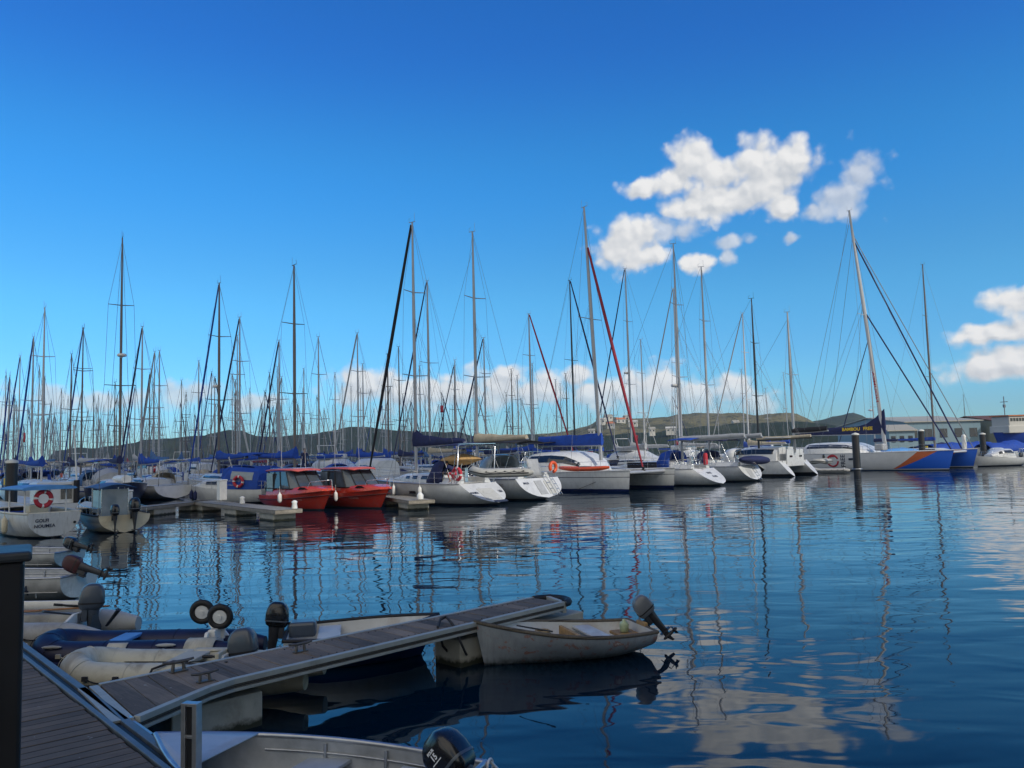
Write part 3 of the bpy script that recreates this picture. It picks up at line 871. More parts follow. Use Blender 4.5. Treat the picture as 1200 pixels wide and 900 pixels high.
# ------------------------------------------------------------------ outboard motor (origin at the transom clamp, boat bow is +X)
def outboard(parent, p, s=1.0, tilt=0.0, cowl='motork', leg='leg', steer=0.0, tiller=True, cover=None, marks=None, name='outboard_motor'):
    R = Matrix.Translation(Vector(p)) @ Matrix.Rotation(steer, 4, 'Z') @ Matrix.Rotation(tilt, 4, 'Y') @ Matrix.Scale(s * .70, 4)
    mb = MB(); mb.M = R
    mb.box((-.03, 0, -.06), (.10, .20, .26)); mb.box((.06, .06, -.12), (.06, .04, .18)); mb.box((.06, -.06, -.12), (.06, .04, .18))
    mb.loft([[Vector((-.17 + dx + wx * cx, wy * cy, z)) for cx, cy in [(cos(2 * pi * k / 12), sin(2 * pi * k / 12)) for k in range(12)]]
             for z, wx, wy, dx in ((.12, .16, .12, 0), (0, .13, .10, 0), (-.2, .10, .07, -.01), (-.45, .085, .035, -.02), (-.62, .08, .025, -.02))])
    mb.box((-.20, 0, -.58), (.30, .15, .018))                                   # anti-ventilation plate
    mb.lathe([(.0, -.16), (.03, -.13), (.047, -.05), (.045, .1), (.03, .19), (0, .21)], 10, 0, (-.19, 0, -.72), Matrix.Rotation(-pi / 2, 3, 'Y'))
    mb.prism([(-.12, -.009, -.74), (-.23, -.009, -.74), (-.26, -.009, -.90), (-.20, -.009, -.90)], (0, .018, 0))
    mb.loft([[Vector((-.18 + wx * cx, wy * cy, z)) for cx, cy in [(cos(2 * pi * k / 10), sin(2 * pi * k / 10)) for k in range(10)]] for z, wx, wy in ((-.60, .08, .024), (-.70, .07, .03))])
    o = mb.build(name, [leg], parent, bevel=.004 * s)
    c = MB(); c.M = R
    ring = lambda z, x0, x1, w: [Vector((x, w * y, z)) for x, y in
        [((x0 + x1) / 2 + (x1 - x0) / 2 * math.copysign(abs(cos(a)) ** .48, cos(a)), math.copysign(abs(sin(a)) ** .48, sin(a))) for a in [2 * pi * k / 24 for k in range(24)]]]
    c.loft([ring(.04, -.30, .05, .115), ring(.08, -.36, .08, .15), ring(.16, -.38, .09, .165), ring(.28, -.385, .085, .17), ring(.40, -.37, .06, .16), ring(.48, -.33, .01, .135), ring(.53, -.27, -.06, .09), ring(.54, -.22, -.12, .04)])
    cw = c.build('cowling', [cowl], o)
    bd = MB(); bd.M = R; bd.loft([ring(.150, -.386, .096, .170), ring(.165, -.388, .097, .172), ring(.180, -.386, .096, .170)], 0, True, True, False); bd.build('cowling_seam', ['rubber' if cowl != 'motork' else 'motor'], cw)
    if marks: marks(cw, R)
    pr = MB(); pr.M = R @ Matrix.Translation((-.40, 0, -.72))
    for k in range(3):
        a = 2 * pi * k / 3 + .5
        d = Vector((0, cos(a), sin(a))); e = Vector((0, -sin(a), cos(a)))
        pr.add([d * .03 - e * .02 + Vector((.02, 0, 0)), d * .11 - e * .06 + Vector((.02, 0, 0)), d * .125 + e * .03 + Vector((-.03, 0, 0)), d * .03 + e * .03 + Vector((-.02, 0, 0))], [(0, 1, 2, 3)], 0)
    pr.lathe([(.035, -.05), (.03, .05), (.0, .08)], 8, 0, (0, 0, 0), Matrix.Rotation(-pi / 2, 3, 'Y'))
    pr.build('propeller', [leg], o, solid=.008)
    if tiller:
        tl = MB(); tl.M = R
        tl.tube([(.02, .02, .10), (.30, .02, .13), (.36, .02, .14)], [.028, .022, .02], 8); tl.tube([(.36, .02, .14), (.52, .02, .16)], .026, 8)
        tl.build('tiller_handle', ['rubber'], o)
    return o

# ------------------------------------------------------------------ the near row of boats
H0 = Vector((-.72, .69, 0)).normalized()      # bows away from us, to the left
H1 = -H0                                      # bows towards us, to the right
def solve_mx(P, h, px, z=1.5, hi=14.0):
    lo = -2.0
    f = lambda x: PJ((P.x + h.x * x, P.y + h.y * x, z))[0] - px
    s = 1 if f(lo) > 0 else -1
    for _ in range(40):
        md = (lo + hi) / 2
        if f(md) * s > 0: lo = md
        else: hi = md
    return lo
def solve_h(x, y, py):
    lo, hi = 0.0, 45.0
    for _ in range(40):
        md = (lo + hi) / 2
        if PJ((x, y, md))[1] > py: lo = md
        else: hi = md
    return lo

def hero_sloop(label, spx, spy, L, B, mpx, mtop, fb0, fb1, scoop, hull='white hull paint', h=H0, tw=.72, **kw):
    P = U(spx, spy, 0)
    t = thing('sailboat', label, 'sailboat', P, ang(h), kw.pop('group', 'sailboats berthed stern to us'))
    mx = solve_mx(P, h, mpx)
    hmst = solve_h(P.x + h.x * mx, P.y + h.y * mx, mtop)
    mb = MB()
    sheer, rings = hull_geo(mb, L, B, fb0, fb1, .4, tw, scoop, 1.0, 22, 9, lift=.14)
    hu = mb.build('hull', [HULLS[hull], 'deck', 'gel'], t)
    mb = MB(); sheer_rail(mb, sheer, .035, 0, n=20); mb.build('toe_rail', [kw.pop('rail', 'alu')], hu)
    zc = fb0 + .02
    xa, xb = kw.pop('cab', (L * .30, L * .72))
    d = xb - xa
    prof = [(xa, B * .30, zc, .46), (xa + d * .08, B * .31, zc, .55), (xa + d * .45, B * .29, zc + .04, .50), (xa + d * .75, B * .22, zc + .1, .40), (xb, B * .13, zc + .2, .05)]
    mb = MB(); trunk(mb, prof); c = mb.build('cabin', ['gel'], t)
    for s in (1, -1):
        for k in range(5):
            g = MB(); f = .10 + k * .125
            side_strip(g, prof, f, f + .075, .38, .72, 0, s, n=2); g.build('window', ['glass'], c)
    for q in (.40, .55):                               # hatches on the coachroof, winches on the coamings
        x = xa + d * q; g = MB(); g.box((x, 0, zc + .50 - .12 * q + .06), (.5, .5, .05)); g.build('hatch', ['glass'], c, bevel=.02)
    for s in (1, -1):
        for x in (scoop + .9, scoop + 1.7):
            g = MB(); g.lathe([(.07, 0), (.06, .04), (.045, .10), (.065, .15), (.05, .17)], 10, 0, (x, s * B * .245, zc + .30)); g.build('winch', ['steel'], t)
    g = MB(); g.tube([(xa + .1, -B * .22, zc + .62), (xa + .1, B * .22, zc + .62)], .025, 6); g.tube([(xa + .1, 0, zc + .64), (xa + .2, 0, zc + 1.75)], .018, 5); g.build('mainsheet', ['wire'], t)
    for k, yy in enumerate((.5, -.4)):
        g = MB(); g.torus((mx - .5 - .3 * k, yy, zc + .62), .14, .022, 14, 5, 0, Euler((.2, .1 * k, 0)).to_matrix()); g.build('coiled_line', ['ropew'], c)
    # cockpit coamings, well and wheel
    mb = MB()
    x0, x1 = scoop + .25, xa
    for s in (1, -1):
        mb.loft([[Vector((x, s * (yy), zc + zz)) for yy, zz in ((B * .20, -.04), (B * .22, .30), (B * .27, .30), (B * .33, -.04))] for x in (x0, x1)], 0, False)
    mb.build('cockpit_coaming', ['gel'], t, bevel=.03)
    mb = MB(); mb.box(((x0 + x1) / 2, 0, zc + .012), (x1 - x0 - .1, B * .38, .02)); mb.build('cockpit_floor', ['deck'], t)
    mb = MB(); wx = x0 + .55
    mb.torus((wx, 0, zc + .75), .45, .018, 24, 6, 0, STAND)
    for k in range(5):
        a = 2 * pi * k / 5; mb.tube([(wx, 0, zc + .75), (wx, .45 * cos(a), zc + .75 + .45 * sin(a))], .009, 4)
    mb.box((wx + .15, 0, zc + .4), (.18, .22, .8))
    mb.build('steering_wheel', ['steel'], t)
    rig(t, mx, fb0 + .5, hmst, L, B, L - .2, fb1 + .05, fb0, kw.get('mast', 'mast'), kw.get('cover', 'blue'), kw.get('jib'), True, kw.get('spreaders', 2), kw.get('rake', 0), kw.get('radar'), .095, .011,
        kw.get('ch', (.6, .22)), kw.get('boomz', 1.3), kw.get('bl', .40), kw.get('frac', 1.0), kw.get('peak', 0), kw.get('flag'), kw.get('boommat'), kw.get('seed', 1), scoop + .1, True, 0, True, kw.get('sprd'), True, .085)
    rails(t, sheer, L)
    def tp(y, z, off=.012):                       # point on the sloping transom
        return Vector((scoop * z / fb0 - off, y, z))
    t['mx'] = mx
    return t, sheer, tp, zc, mx, P, h
def world(P, h, x, y, z):                         # boat frame -> world
    n = Vector((-h.y, h.x, 0)); return Vector((P.x, P.y, 0)) + h * x + n * y + Vector((0, 0, z))
def fenders(t, spots, m='white', **k):
    for p in spots:
        mb = MB(); fender(mb, p, **k); mb.build('fender', [m], t)
def tpanel(t, tp, y0, y1, z0, z1, m, name, off=.02):
    mb = MB(); mb.grid([[tp(y0, z0, off), tp(y0, z1, off)], [tp(y1, z0, off), tp(y1, z1, off)]], 0, False)
    return mb.build(name, [m], t, solid=.012)
def ttext(t, tp, s, size, yc, zc, m='ink', name='lettering', off=.024):
    mb = MB(); text_on(mb, s, size, lambda u, v: tp(yc - u, zc + v, off), 0, 'CENTER', .004); return mb.build(name, [m], t)
def swim_ladder(t, tp, yc, z0, z1, w=.3):
    mb = MB()
    for s in (-.5, .5): mb.tube([tp(yc + s * w, z0, .06), tp(yc + s * w, z1, .06)], .016, 6)
    for k in range(4):
        z = z0 + (z1 - z0) * (k + .3) / 4; mb.tube([tp(yc - w / 2, z, .06), tp(yc + w / 2, z, .06)], .015, 5)
    mb.build('swim_ladder', ['steel'], t)

# --- cream-decked sloop with open sugar-scoop stern
b, sh, tp, zc, mx, P, h = hero_sloop('white sailboat with open scooped stern, navy sail cover and dark awning, beside the red boats', 588, 592, 11.6, 3.7, 488, 261, 1.12, 1.42, 1.75,
    'pale grey hull paint', cover='navy', jib='black', ch=(.75, .22), peak=.35, seed=4, boomz=1.55, bl=.36, flag=None)
tpanel(b, tp, -.55, .55, .30, .85, 'deck', 'swim_step')
tpanel(b, tp, -.75, .20, .16, .26, 'ink', 'step_groove', .016)
ttext(b, tp, 'NOUMEA', .13, .95, .62); ttext(b, tp, 'LISA', .16, -.95, .62)
dodger(b, 3.3, 1.15, zc, 1.25, 1.3, 'navy', (1.5, 3.5, zc + 1.95, 'navy'))
mb = MB()
for s in (1, -1):
    mb.tube([(1.9, s * 1.35, zc), (1.75, s * 1.35, zc + 1.9), (1.9, s * 1.2, zc + 2.0)], .03, 8)
    mb.tube([(2.35, s * 1.35, zc), (1.95, s * 1.35, zc + 1.5)], .022, 6)
mb.tube([(1.85, -1.2, zc + 2.0), (1.85, 1.2, zc + 2.0)], .03, 8)
mb.box((1.75, 0, zc + 2.06), (.9, 1.9, .04))
mb.build('stern_arch', ['steel'], b)
mb = MB(); mb.loft([[Vector((2.2 + 1.6 * f, .9 * cos(a) , zc + 1.25 + .32 * sin(a) * (1 - abs(2 * f - 1) ** 3))) for a in [2 * pi * k / 12 for k in range(12)]] for f in (0, .15, .4, .7, .9, 1)])
mb.build('rolled_awning', ['tan'], b)
tag(lifebuoy('life_ring', None, (1.95, 1.3, zc + .5), .3, .09, Matrix.Rotation(pi / 2, 3, 'X'), b))
fenders(b, [(4.2, 1.95, .45), (6.5, 1.9, .5)])
mb = MB(); mb.box((5.0, 1.79, .68), (.45, .10, .14)); mb.build('porthole', ['glass'], b)

# --- sloop with wide white transom, ladders, tender on davits
c, sh, tp, zc, mx, P, h = hero_sloop('white sailboat with broad rounded transom and ladder, grey tender slung beside its stern', 645, 586, 12.4, 4.1, 560, 272, 1.22, 1.45, .95,
    'white hull paint', tw=.86, cover='beige', ch=(.62, .25), seed=9, boomz=1.6, frac=.92, bl=.34)
mb = MB(); cover_geo(mb, mx + .1, mx - 4.3, zc + 1.98, zc + 2.1, .12, .1, .24, 0, 0, 10, .05, 2); mb.build('cover_skirt', ['black'], c)
tpanel(c, tp, -.15, .45, .34, 1.08, 'greyc', 'stern_locker_door'); tpanel(c, tp, -.95, -.32, .34, 1.05, 'deck', 'swim_step')
swim_ladder(c, tp, -.62, .2, 1.5); swim_ladder(c, tp, -1.12, .25, 1.3, .22)
ttext(c, tp, 'MALIA', .16, 1.15, .92)
mb = MB(); rw = []
for i in range(4): rw.append([Vector((.95 + .1 * i, .55 - .95 * j / 5, zc + .1 + .95 * i / 3)) for j in range(6)])
mb.grid(rw, 0); mb.build('stern_cloth', ['greyc'], c, solid=.02)
mb = MB(); mb.torus((1.0, -1.45, zc + .55), .26, .10, 20, 8, 0, STAND, .9, 2 * pi - .1); mb.build('horseshoe_buoy', ['orange'], c)
dodger(c, 3.4, 1.25, zc, 1.3, 1.3, 'clear', (1.4, 3.5, zc + 1.95, 'black'))
mb = MB(); text_on(mb, 'AT 34 812', .2, lambda u, v: sh.surf(2.2 - u, .82 + v, 1, .02), 0); mb.build('lettering', ['ink'], c)

def inflatable(t, L, w, r, mats=('hyp',), bowz=.16, rb=.8, strake='ink', floor=True, cone=.45):
    """inflatable dinghy in boat frame: transom at x=0, two tubes meeting at the bow"""
    mb = MB(); pts, rr = [], []
    y = w / 2 - r; xs = L - y - r - .05
    for x in (-cone, -cone * .45, 0, xs * .35, xs * .7): pts.append((x, y, r + .02)); rr.append(r * (.46 if x == -cone else .86 if x < -.05 else 1))
    for k in range(0, 9):
        a = pi / 2 - pi * k / 8
        pts.append((xs + (y + .05) * cos(a), y * sin(a), r + .02 + bowz * cos(a) ** 1.3 if cos(a) > 0 else r + .02)); rr.append(r * (1 - .06 * cos(a)))
    for x in (xs * .7, xs * .35, 0, -cone * .45, -cone): pts.append((x, -y, r + .02)); rr.append(r * (.46 if x == -cone else .86 if x < -.05 else 1))
    mb.tube(pts, rr, 16, 0)
    for i in range(2, len(pts) - 2):      # glued seams
        d = (Vector(pts[i + 1]) - Vector(pts[i - 1])).normalized()
        if i % 2 == 0 or i in (3, len(pts) - 4): mb.torus(pts[i], rr[i] * 1.002, .006, 20, 4, 1, d.to_track_quat('Z', 'Y').to_matrix())
    tb = mb.build('tube', [mats[0], mats[0] if mats[0] == 'hypn' else 'patch'], t, subsurf=1)
    if strake:
        sb = MB()
        P_ = [Vector(p) for p in pts[1:-1]]
        for i, p in enumerate(P_):
            pass
        out = []
        for i, p in enumerate(P_):
            d = (P_[min(i + 1, len(P_) - 1)] - P_[max(i - 1, 0)]).normalized(); nrm = Vector((0, 0, 1)).cross(d) * 1.0
            out.append(p + nrm * (rr[i + 1] * .97) + Vector((0, 0, -.02)))
        sb.tube(out, .028, 6); sb.build('rubbing_strake', [strake], tb)
    # slack grab line along both sides
    gl = MB()
    for s in (1, -1):
        ln = []
        for k in range(25):
            f_ = k / 24; x_ = .05 + xs * .95 * f_; sag = .07 * abs(sin(pi * f_ * 4)); a_ = .35 - sag * 3
            ln.append((x_, s * (y + (r + .012) * cos(a_)), r + .02 + (r + .012) * sin(a_)))
        gl.tube(ln, .008, 5)
        for k in range(0, 25, 6): gl.box(ln[k], (.06, .03, .05))
    gl.build('grab_line', ['rope' if mats[0] != 'hypn' else 'ropew'], tb)
    f = MB()
    f.prism([(0, -y, .12), (0, y, .12), (xs, y, .14), (xs + y * .7, y * .5, .18), (xs + y * .7, -y * .5, .18), (xs, -y, .14)], (0, 0, .05)); f.build('floor', [mats[-1] if len(mats) > 1 else 'hypg'], t)
    f = MB(); f.prism([(0, -y, .05), (0, y, .05), (0, y, r * 2 - .02), (0, .25, r * 2 + .08), (0, -.25, r * 2 + .08), (0, -y, r * 2 - .02)], (.045, 0, 0)); f.build('transom', ['white'], t, bevel=.01)
    return pts, y
def bench(t, x, y, z, m='white', w=.26):
    f = MB(); f.box((x, 0, z), (w, 2 * y - .05, .04)); return f.build('thwart', [m], t, bevel=.01)

def davit_tender(label, P, h, x, y, z, L, rot, canvas=None, name='inflatable_tender', group=None, m='hypg', motor=True):
    w = world(P, h, x, y, z)
    t = thing(name, label, 'dinghy', w, ang(h) + rot, group)
    inflatable(t, L, 1.5, .21, (m,), .1, strake='rope' if m != 'hypn' else None)
    return t
w = UY(613, 553, 41.0)
t = thing('inflatable_tender', 'pale grey inflatable tender slung off the side of the broad white transom', 'dinghy', (w.x, w.y, w.z - .25), pi + .08)
inflatable(t, 2.7, 1.5, .22, ('hypg',), .16, strake='rope')

# --- person leaning in the cockpit of the scooped sloop, person on deck behind the red boats
def person(label, loc, rz, joints, rad, edges, mats, shade, head, hair_z=.02, group=None):
    """body grown by a skin modifier over joints; shade(co) picks the clothing slot of each face"""
    t = thing('person', label, 'person', loc, rz, group)
    me = bpy.data.meshes.new('body'); names = list(joints)
    me.from_pydata([joints[n] for n in names], [(names.index(a), names.index(b)) for a, b in edges], [])
    o = bpy.data.objects.new('body', me); SC.collection.objects.link(o)
    sk = o.modifiers.new('skin', 'SKIN'); sk.use_smooth_shade = True
    lay = me.skin_vertices[0].data
    for i, n in enumerate(names): lay[i].radius = rad[n]
    lay[names.index('pelvis')].use_root = True
    ss = o.modifiers.new('sub', 'SUBSURF'); ss.levels = ss.render_levels = 2
    dg = bpy.context.evaluated_depsgraph_get()
    m2 = bpy.data.meshes.new_from_object(o.evaluated_get(dg)); bpy.data.objects.remove(o)
    bo = bpy.data.objects.new('body', m2); SC.collection.objects.link(bo); bo.parent = t
    m2.materials.clear()
    for m in mats: m2.materials.append(M[m])
    for p in m2.polygons: p.material_index = shade(p.center); p.use_smooth = True
    hb = MB(); hp = Vector(head)
    hb.loft([[hp + Vector((.085 * rr_ * cos(a), .07 * rr_ * sin(a), z)) for a in [2 * pi * k / 14 for k in range(14)]] for z, rr_ in ((-.12, .35), (-.09, .75), (-.02, .95), (.05, 1.0), (.10, .8), (.125, .3))])
    hb.lathe([(.0, .03), (.014, .012), (.016, 0)], 8, 0, hp + Vector((.082, 0, -.02)), Matrix.Rotation(pi / 2, 3, 'Y'))
    for s in (1, -1): hb.lathe([(.022, -.008), (.022, .008)], 8, 0, hp + Vector((0, s * .072, -.01)), Matrix.Rotation(pi / 2, 3, 'X'))
    hd = hb.build('head', ['skin'], t, subsurf=1)
    e = MB()
    for s in (1, -1): e.lathe([(.0, -.008), (.011, 0), (0, .008)], 8, 0, hp + Vector((.078, s * .028, .012)))
    e.box(hp + Vector((.080, 0, -.062)), (.008, .04, .008)); e.build('eyes', ['hair'], hd)
    hr = MB()
    hr.loft([[hp + Vector((-.012 + .095 * rr_ * cos(a), .08 * rr_ * sin(a), z)) for a in [2 * pi * k / 14 for k in range(14)]] for z, rr_ in ((-.02, .55), (.03, 1.0), (.09, .95), (.135, .55), (.145, .15))])
    hr.build('hair', ['hair'], t)
    return t
STANDJ = dict(pelvis=(0, 0, .95), waist=(0, 0, 1.1), chest=(0, 0, 1.35), neck=(.01, 0, 1.50), skull=(.02, 0, 1.56),
              hl=(0, .10, .90), kl=(.02, .11, .50), al=(-.02, .12, .08), tl=(.13, .13, .04), hr=(0, -.10, .90), kr=(.04, -.11, .50), ar=(0, -.12, .08), tr=(.15, -.13, .04),
              sl=(0, .18, 1.42), el=(.03, .26, 1.15), wl=(.18, .22, .98), fl=(.25, .20, .95), sr=(0, -.18, 1.42), er=(.05, -.25, 1.16), wr=(.22, -.18, 1.02), fr=(.29, -.16, 1.0))
STANDE = [('pelvis', 'waist'), ('waist', 'chest'), ('chest', 'neck'), ('neck', 'skull'), ('pelvis', 'hl'), ('hl', 'kl'), ('kl', 'al'), ('al', 'tl'), ('pelvis', 'hr'), ('hr', 'kr'), ('kr', 'ar'), ('ar', 'tr'),
          ('chest', 'sl'), ('sl', 'el'), ('el', 'wl'), ('wl', 'fl'), ('chest', 'sr'), ('sr', 'er'), ('er', 'wr'), ('wr', 'fr')]
BR = dict(pelvis=(.15, .12), waist=(.14, .11), chest=(.16, .12), neck=(.06, .06), skull=(.05, .05), hl=(.095, .095), kl=(.06, .06), al=(.04, .04), tl=(.035, .03), hr=(.095, .095), kr=(.06, .06), ar=(.04, .04), tr=(.035, .03),
          sl=(.06, .06), el=(.042, .042), wl=(.03, .03), fl=(.035, .02), sr=(.06, .06), er=(.042, .042), wr=(.03, .03), fr=(.035, .02))
bp = U(588, 592, 0)
w = world(bp, H0, 2.6, .95, 0); w.z = 1.16
# crouching: pelvis back and low, trunk bent forward, one hand on the coaming
CJ = dict(STANDJ); CJ.update(pelvis=(-.12, 0, .52), waist=(-.02, 0, .64), chest=(.20, 0, .82), neck=(.32, 0, .92), skull=(.37, 0, .95), hl=(-.10, .10, .49), kl=(.28, .14, .50), al=(.10, .13, .08), tl=(.24, .14, .04),
          hr=(-.10, -.10, .49), kr=(.24, -.16, .42), ar=(.02, -.14, .08), tr=(.17, -.15, .04), sl=(.20, .17, .86), el=(.36, .22, .68), wl=(.52, .18, .56), fl=(.59, .16, .53), sr=(.20, -.17, .86), er=(.34, -.22, .66), wr=(.50, -.16, .54), fr=(.57, -.14, .51))
person('person in dark top and red shorts crouching in the cockpit under the dark blue awning', w, ang(H0) + .25, CJ, BR, STANDE, ['navy', 'redc', 'skin'],
       lambda c: 0 if (c.z > .60 and c.x > -.02 and abs(c.y) < .3) else (1 if (c.z > .34 and c.x < .24 and abs(c.y) < .26) else 2), (.43, 0, 1.04))

# --- catamaran with orange kayak, blunt bows towards us
def catamaran(label, bpx, bpy_, L, sep, hb, fb, mpx, mtop, hullm, h=H1, cabin=(.22, .62), cab_h=1.35, mastm='mast', rake=0.0, cover='blue', jib='maroon', ch=(.65, .5), boomz=2.0, bl=.30, bow_rake=.15, group=None, r=.13,
              sbow=0.9, name='catamaran', **kw):
    n = Vector((-h.y, h.x, 0))
    bow = U(bpx, bpy_, 0)
    O = bow - h * (L - bow_rake) + n * (sep / 2)
    t = thing(name, label, 'catamaran', O, ang(h), group)
    surfs = []
    for s in (-1, 1):
        mb = MB()
        sheer, rings = hull_geo(mb, L, hb, fb * .92, fb, .35, .62, kw.get('scoop', .9), bow_rake, 20, 8, .45, 2.6, 3.4, s * sep / 2)
        o = mb.build('hull', [hullm, 'deck', 'gel'], t)
        mb = MB(); sheer_rail(mb, sheer, .03, 0, n=16, y0=s * sep / 2); mb.build('rubbing_strake', ['gel'], o)
        surfs.append((o, sheer))
    za = fb * .94
    xa, xb = L * .10, L * cabin[1] + L * .04
    mb = MB(); mb.loft([[Vector((x, y, z)) for y, z in ((-sep / 2, za - .02), (sep / 2, za - .02), (sep / 2, za - .55), (-sep / 2, za - .55))] for x in (xa, xb)], 0, False)
    mb.build('bridge_deck', ['gel'], t, bevel=.06)
    nt = MB(); nt.grid([[Vector((xb + (L * .93 - xb) * i / 6, (sep / 2 - hb * .3) * (-1 + j / 3), za - .10 - .10 * sin(pi * i / 6) * sin(pi * j / 6))) for j in range(7)] for i in range(7)], 0)
    nt.build('trampoline', ['greyc'], t, solid=.02)
    cbm = MB(); cbm.tube([(L * .935, -sep / 2, za - .1), (L * .935, sep / 2, za - .1)], .11, 10); cbm.build('cross_beam', [mastm], t)
    x0, x1 = L * cabin[0], L * cabin[1]; d = x1 - x0; wv = sep / 2 + hb * .12
    prof = [(x0, wv * .92, za, cab_h * .96), (x0 + d * .08, wv * .95, za, cab_h), (x0 + d * .45, wv * .92, za, cab_h * 1.04), (x0 + d * .70, wv * .84, za, cab_h * .95), (x0 + d * .88, wv * .70, za, cab_h * .62), (x1, wv * .52, za, .10)]
    mb = MB(); trunk(mb, prof, 0, 3.4); cb = mb.build('cabin', ['gel'], t)
    for s in (1, -1):
        g = MB(); side_strip(g, prof, .14, .86, .46, .80, 0, s, .02, 3.4, 14); g.build('window', ['glass'], cb)
    mx = solve_mx(O, h, mpx, fb + cab_h, 20)
    hm_ = solve_h(O.x + h.x * (mx - rake), O.y + h.y * (mx - rake), mtop)
    zd = fb + kw.get('zstep', .6)
    mp = rig(t, mx, zd, hm_, L, sep + hb, L * .935, za - .05, fb, mastm, cover, jib, True, kw.get('spreaders', 1), rake, kw.get('radar'), r, .013, ch, boomz, bl, kw.get('frac', .84), kw.get('peak', 0), kw.get('flag'), None, 3, L * .05, True, 0, True, kw.get('sprd', 1.3), kw.get('lower', False), .095)
    return t, surfs, O, mx, hm_, za, prof, mp
hcat = hullmat('white hull with navy waterline', WHITE, boot=(.010, .02, .10), h=.20, stripe=(.93, .97, (.03, .04, .06)))
ct, surfs, O, mx, hm_, za, prof, mp = catamaran('blunt-bowed white catamaran with big royal blue sail cover and an orange kayak aboard', 737, 577, 11.6, 5.1, 1.55, 1.38, 704, 243, hcat, rake=.75, cover='blue', ch=(.85, .62), boomz=1.05, bl=.50, group='catamarans with bows to us')
rails(ct, surfs[0][1], 11.6, .62, .55, .97, 1.6, False, False, y0=-2.55)
mb = MB(); mb.grid([[Vector((1.2 + 2.2 * i / 4, -1.9 + 3.8 * j / 6, za + 1.95 + .10 * sin(pi * j / 6))) for j in range(7)] for i in range(5)], 0); mb.build('cockpit_awning', ['black'], ct, solid=.05)
mb = MB()
for x in (1.3, 3.2):
    for s in (1, -1): mb.tube([(x, s * 1.85, za), (x, s * 1.85, za + 1.95)], .02, 6)
mb.build('awning_post', ['steel'], ct)
mb = MB(); wire(mb, (11.3, -2.62, 1.42), (7.6, -3.35, .06), .014, 0, 5); mb.build('mooring_line', ['rope'], ct)
# the kayak
kp = world(O, H1, 8.3, -2.85, za + .02)
ky = thing('kayak', 'bright orange kayak lying on the side deck of the blunt-bowed catamaran', 'kayak', kp, ang(H1))
mb = MB(); rings = []
for i in range(17):
    f = i / 16; x = -2.3 + 4.2 * f; w_ = .36 * sin(pi * min(1, max(0, .02 + f * .97))) ** .6; z0 = .10 * (2 * f - 1) ** 2
    rings.append([Vector((x, w_ * cos(a), .17 + z0 + .17 * sin(a) * (w_ / .36) ** .4)) for a in [2 * pi * k / 14 for k in range(14)]])
mb.loft(rings); mb.build('hull', ['orange'], ky)
mb = MB(); mb.loft([[Vector((x, .2 * sin(pi * f) ** .5 * cos(a) if 0 < f < 1 else 0, .345 + .01 * sin(a))) for a in [2 * pi * k / 12 for k in range(12)]] for x, f in ((-.6, .08), (-.3, .4), (.1, .6), (.4, .95))]); mb.build('cockpit_rim', ['rubber'], ky)

# --- white sloop with lettered scoop stern, then the one with the covered dinghy, then the black-hulled one
d1, sh, tp, zc, mx, P, h = hero_sloop('white sailboat with sloping lettered stern and a red canister on its rail', 851, 569, 12.2, 3.9, 800, 286, 1.2, 1.45, 1.75, 'white hull paint', cover='greyc', ch=(.34, .3), seed=2, bl=.42, boomz=1.5, spreaders=2, radar=.34, flag=None)
ttext(d1, tp, 'ORIANE', .17, .05, .84); ttext(d1, tp, 'NOUMEA', .15, -.15, .60)
mb = MB(); mb.lathe([(.0, 0), (.15, .02), (.16, .1), (.16, .75), (.12, .85), (0, .88)], 12, 0, (1.9, -.6, zc + .2)); mb.build('canister', ['redc'], d1)
dodger(d1, 3.8, 1.2, zc, 1.25, 1.3, 'blue', (1.9, 3.9, zc + 2.0, 'blue'))
mb = MB(); mb.loft([[Vector((x, 1.62 + .02 * k, z)) for x, z in ((x0, zc + .05), (x0, zc + .5))] for k, x0 in ((0, 4.6), (0, 7.2))], 0, False, False, False); mb.build('side_cloth', ['black'], d1, solid=.03)
d2, sh, tp, zc, mx, P, h = hero_sloop('white sailboat with ladder on its stern below a navy-covered dinghy', 889, 564, 11.6, 3.8, 832, 313, 1.18, 1.4, .8, 'white hull paint', cover='greyc', ch=(.3, .28), seed=3, tw=.8, bl=.4, boomz=1.6)
swim_ladder(d2, tp, -.45, .12, 1.1, .4); tpanel(d2, tp, .05, .75, .3, .95, 'greyc', 'stern_locker_door')
dodger(d2, 3.8, 1.15, zc, 1.2, 1.2, 'navy', (2.0, 3.9, zc + 1.95, 'navy'))
wv = world(P, h, .45, -.2, 1.22)
t = thing('covered_dinghy', 'dinghy under a navy cover hung across a white stern, right of the red canister', 'dinghy', wv, ang(h) + pi / 2 - .1)
mb = MB(); mb.loft([[Vector((-1.7 + 3.4 * f, .62 * w_ * cos(a), .34 + .34 * w_ * sin(a) + .12 * f)) for a in [2 * pi * k / 14 for k in range(14)]] for f, w_ in ((0, .35), (.05, .8), (.25, 1.0), (.55, 1.02), (.8, .85), (.95, .5), (1, .2))]); mb.build('cover', ['navy'], t)
mb = MB(); mb.tube([(-1.3, -.55, .1), (-1.3, 0, .75), (-1.3, .55, .1)], .012, 5); mb.tube([(.6, -.6, .1), (.6, 0, .78), (.6, .6, .1)], .012, 5); mb.build('lashing', ['ropew'], t)
d3, sh, tp, zc, mx, P, h = hero_sloop('black-hulled sailboat with white stern and black mast', 915, 558, 11.8, 3.8, 890, 350, 1.15, 1.38, 1.5, 'black hull paint', cover='beige', mast='mastd', ch=(.3, .26), seed=7, bl=.42, spreaders=2, boomz=1.55)
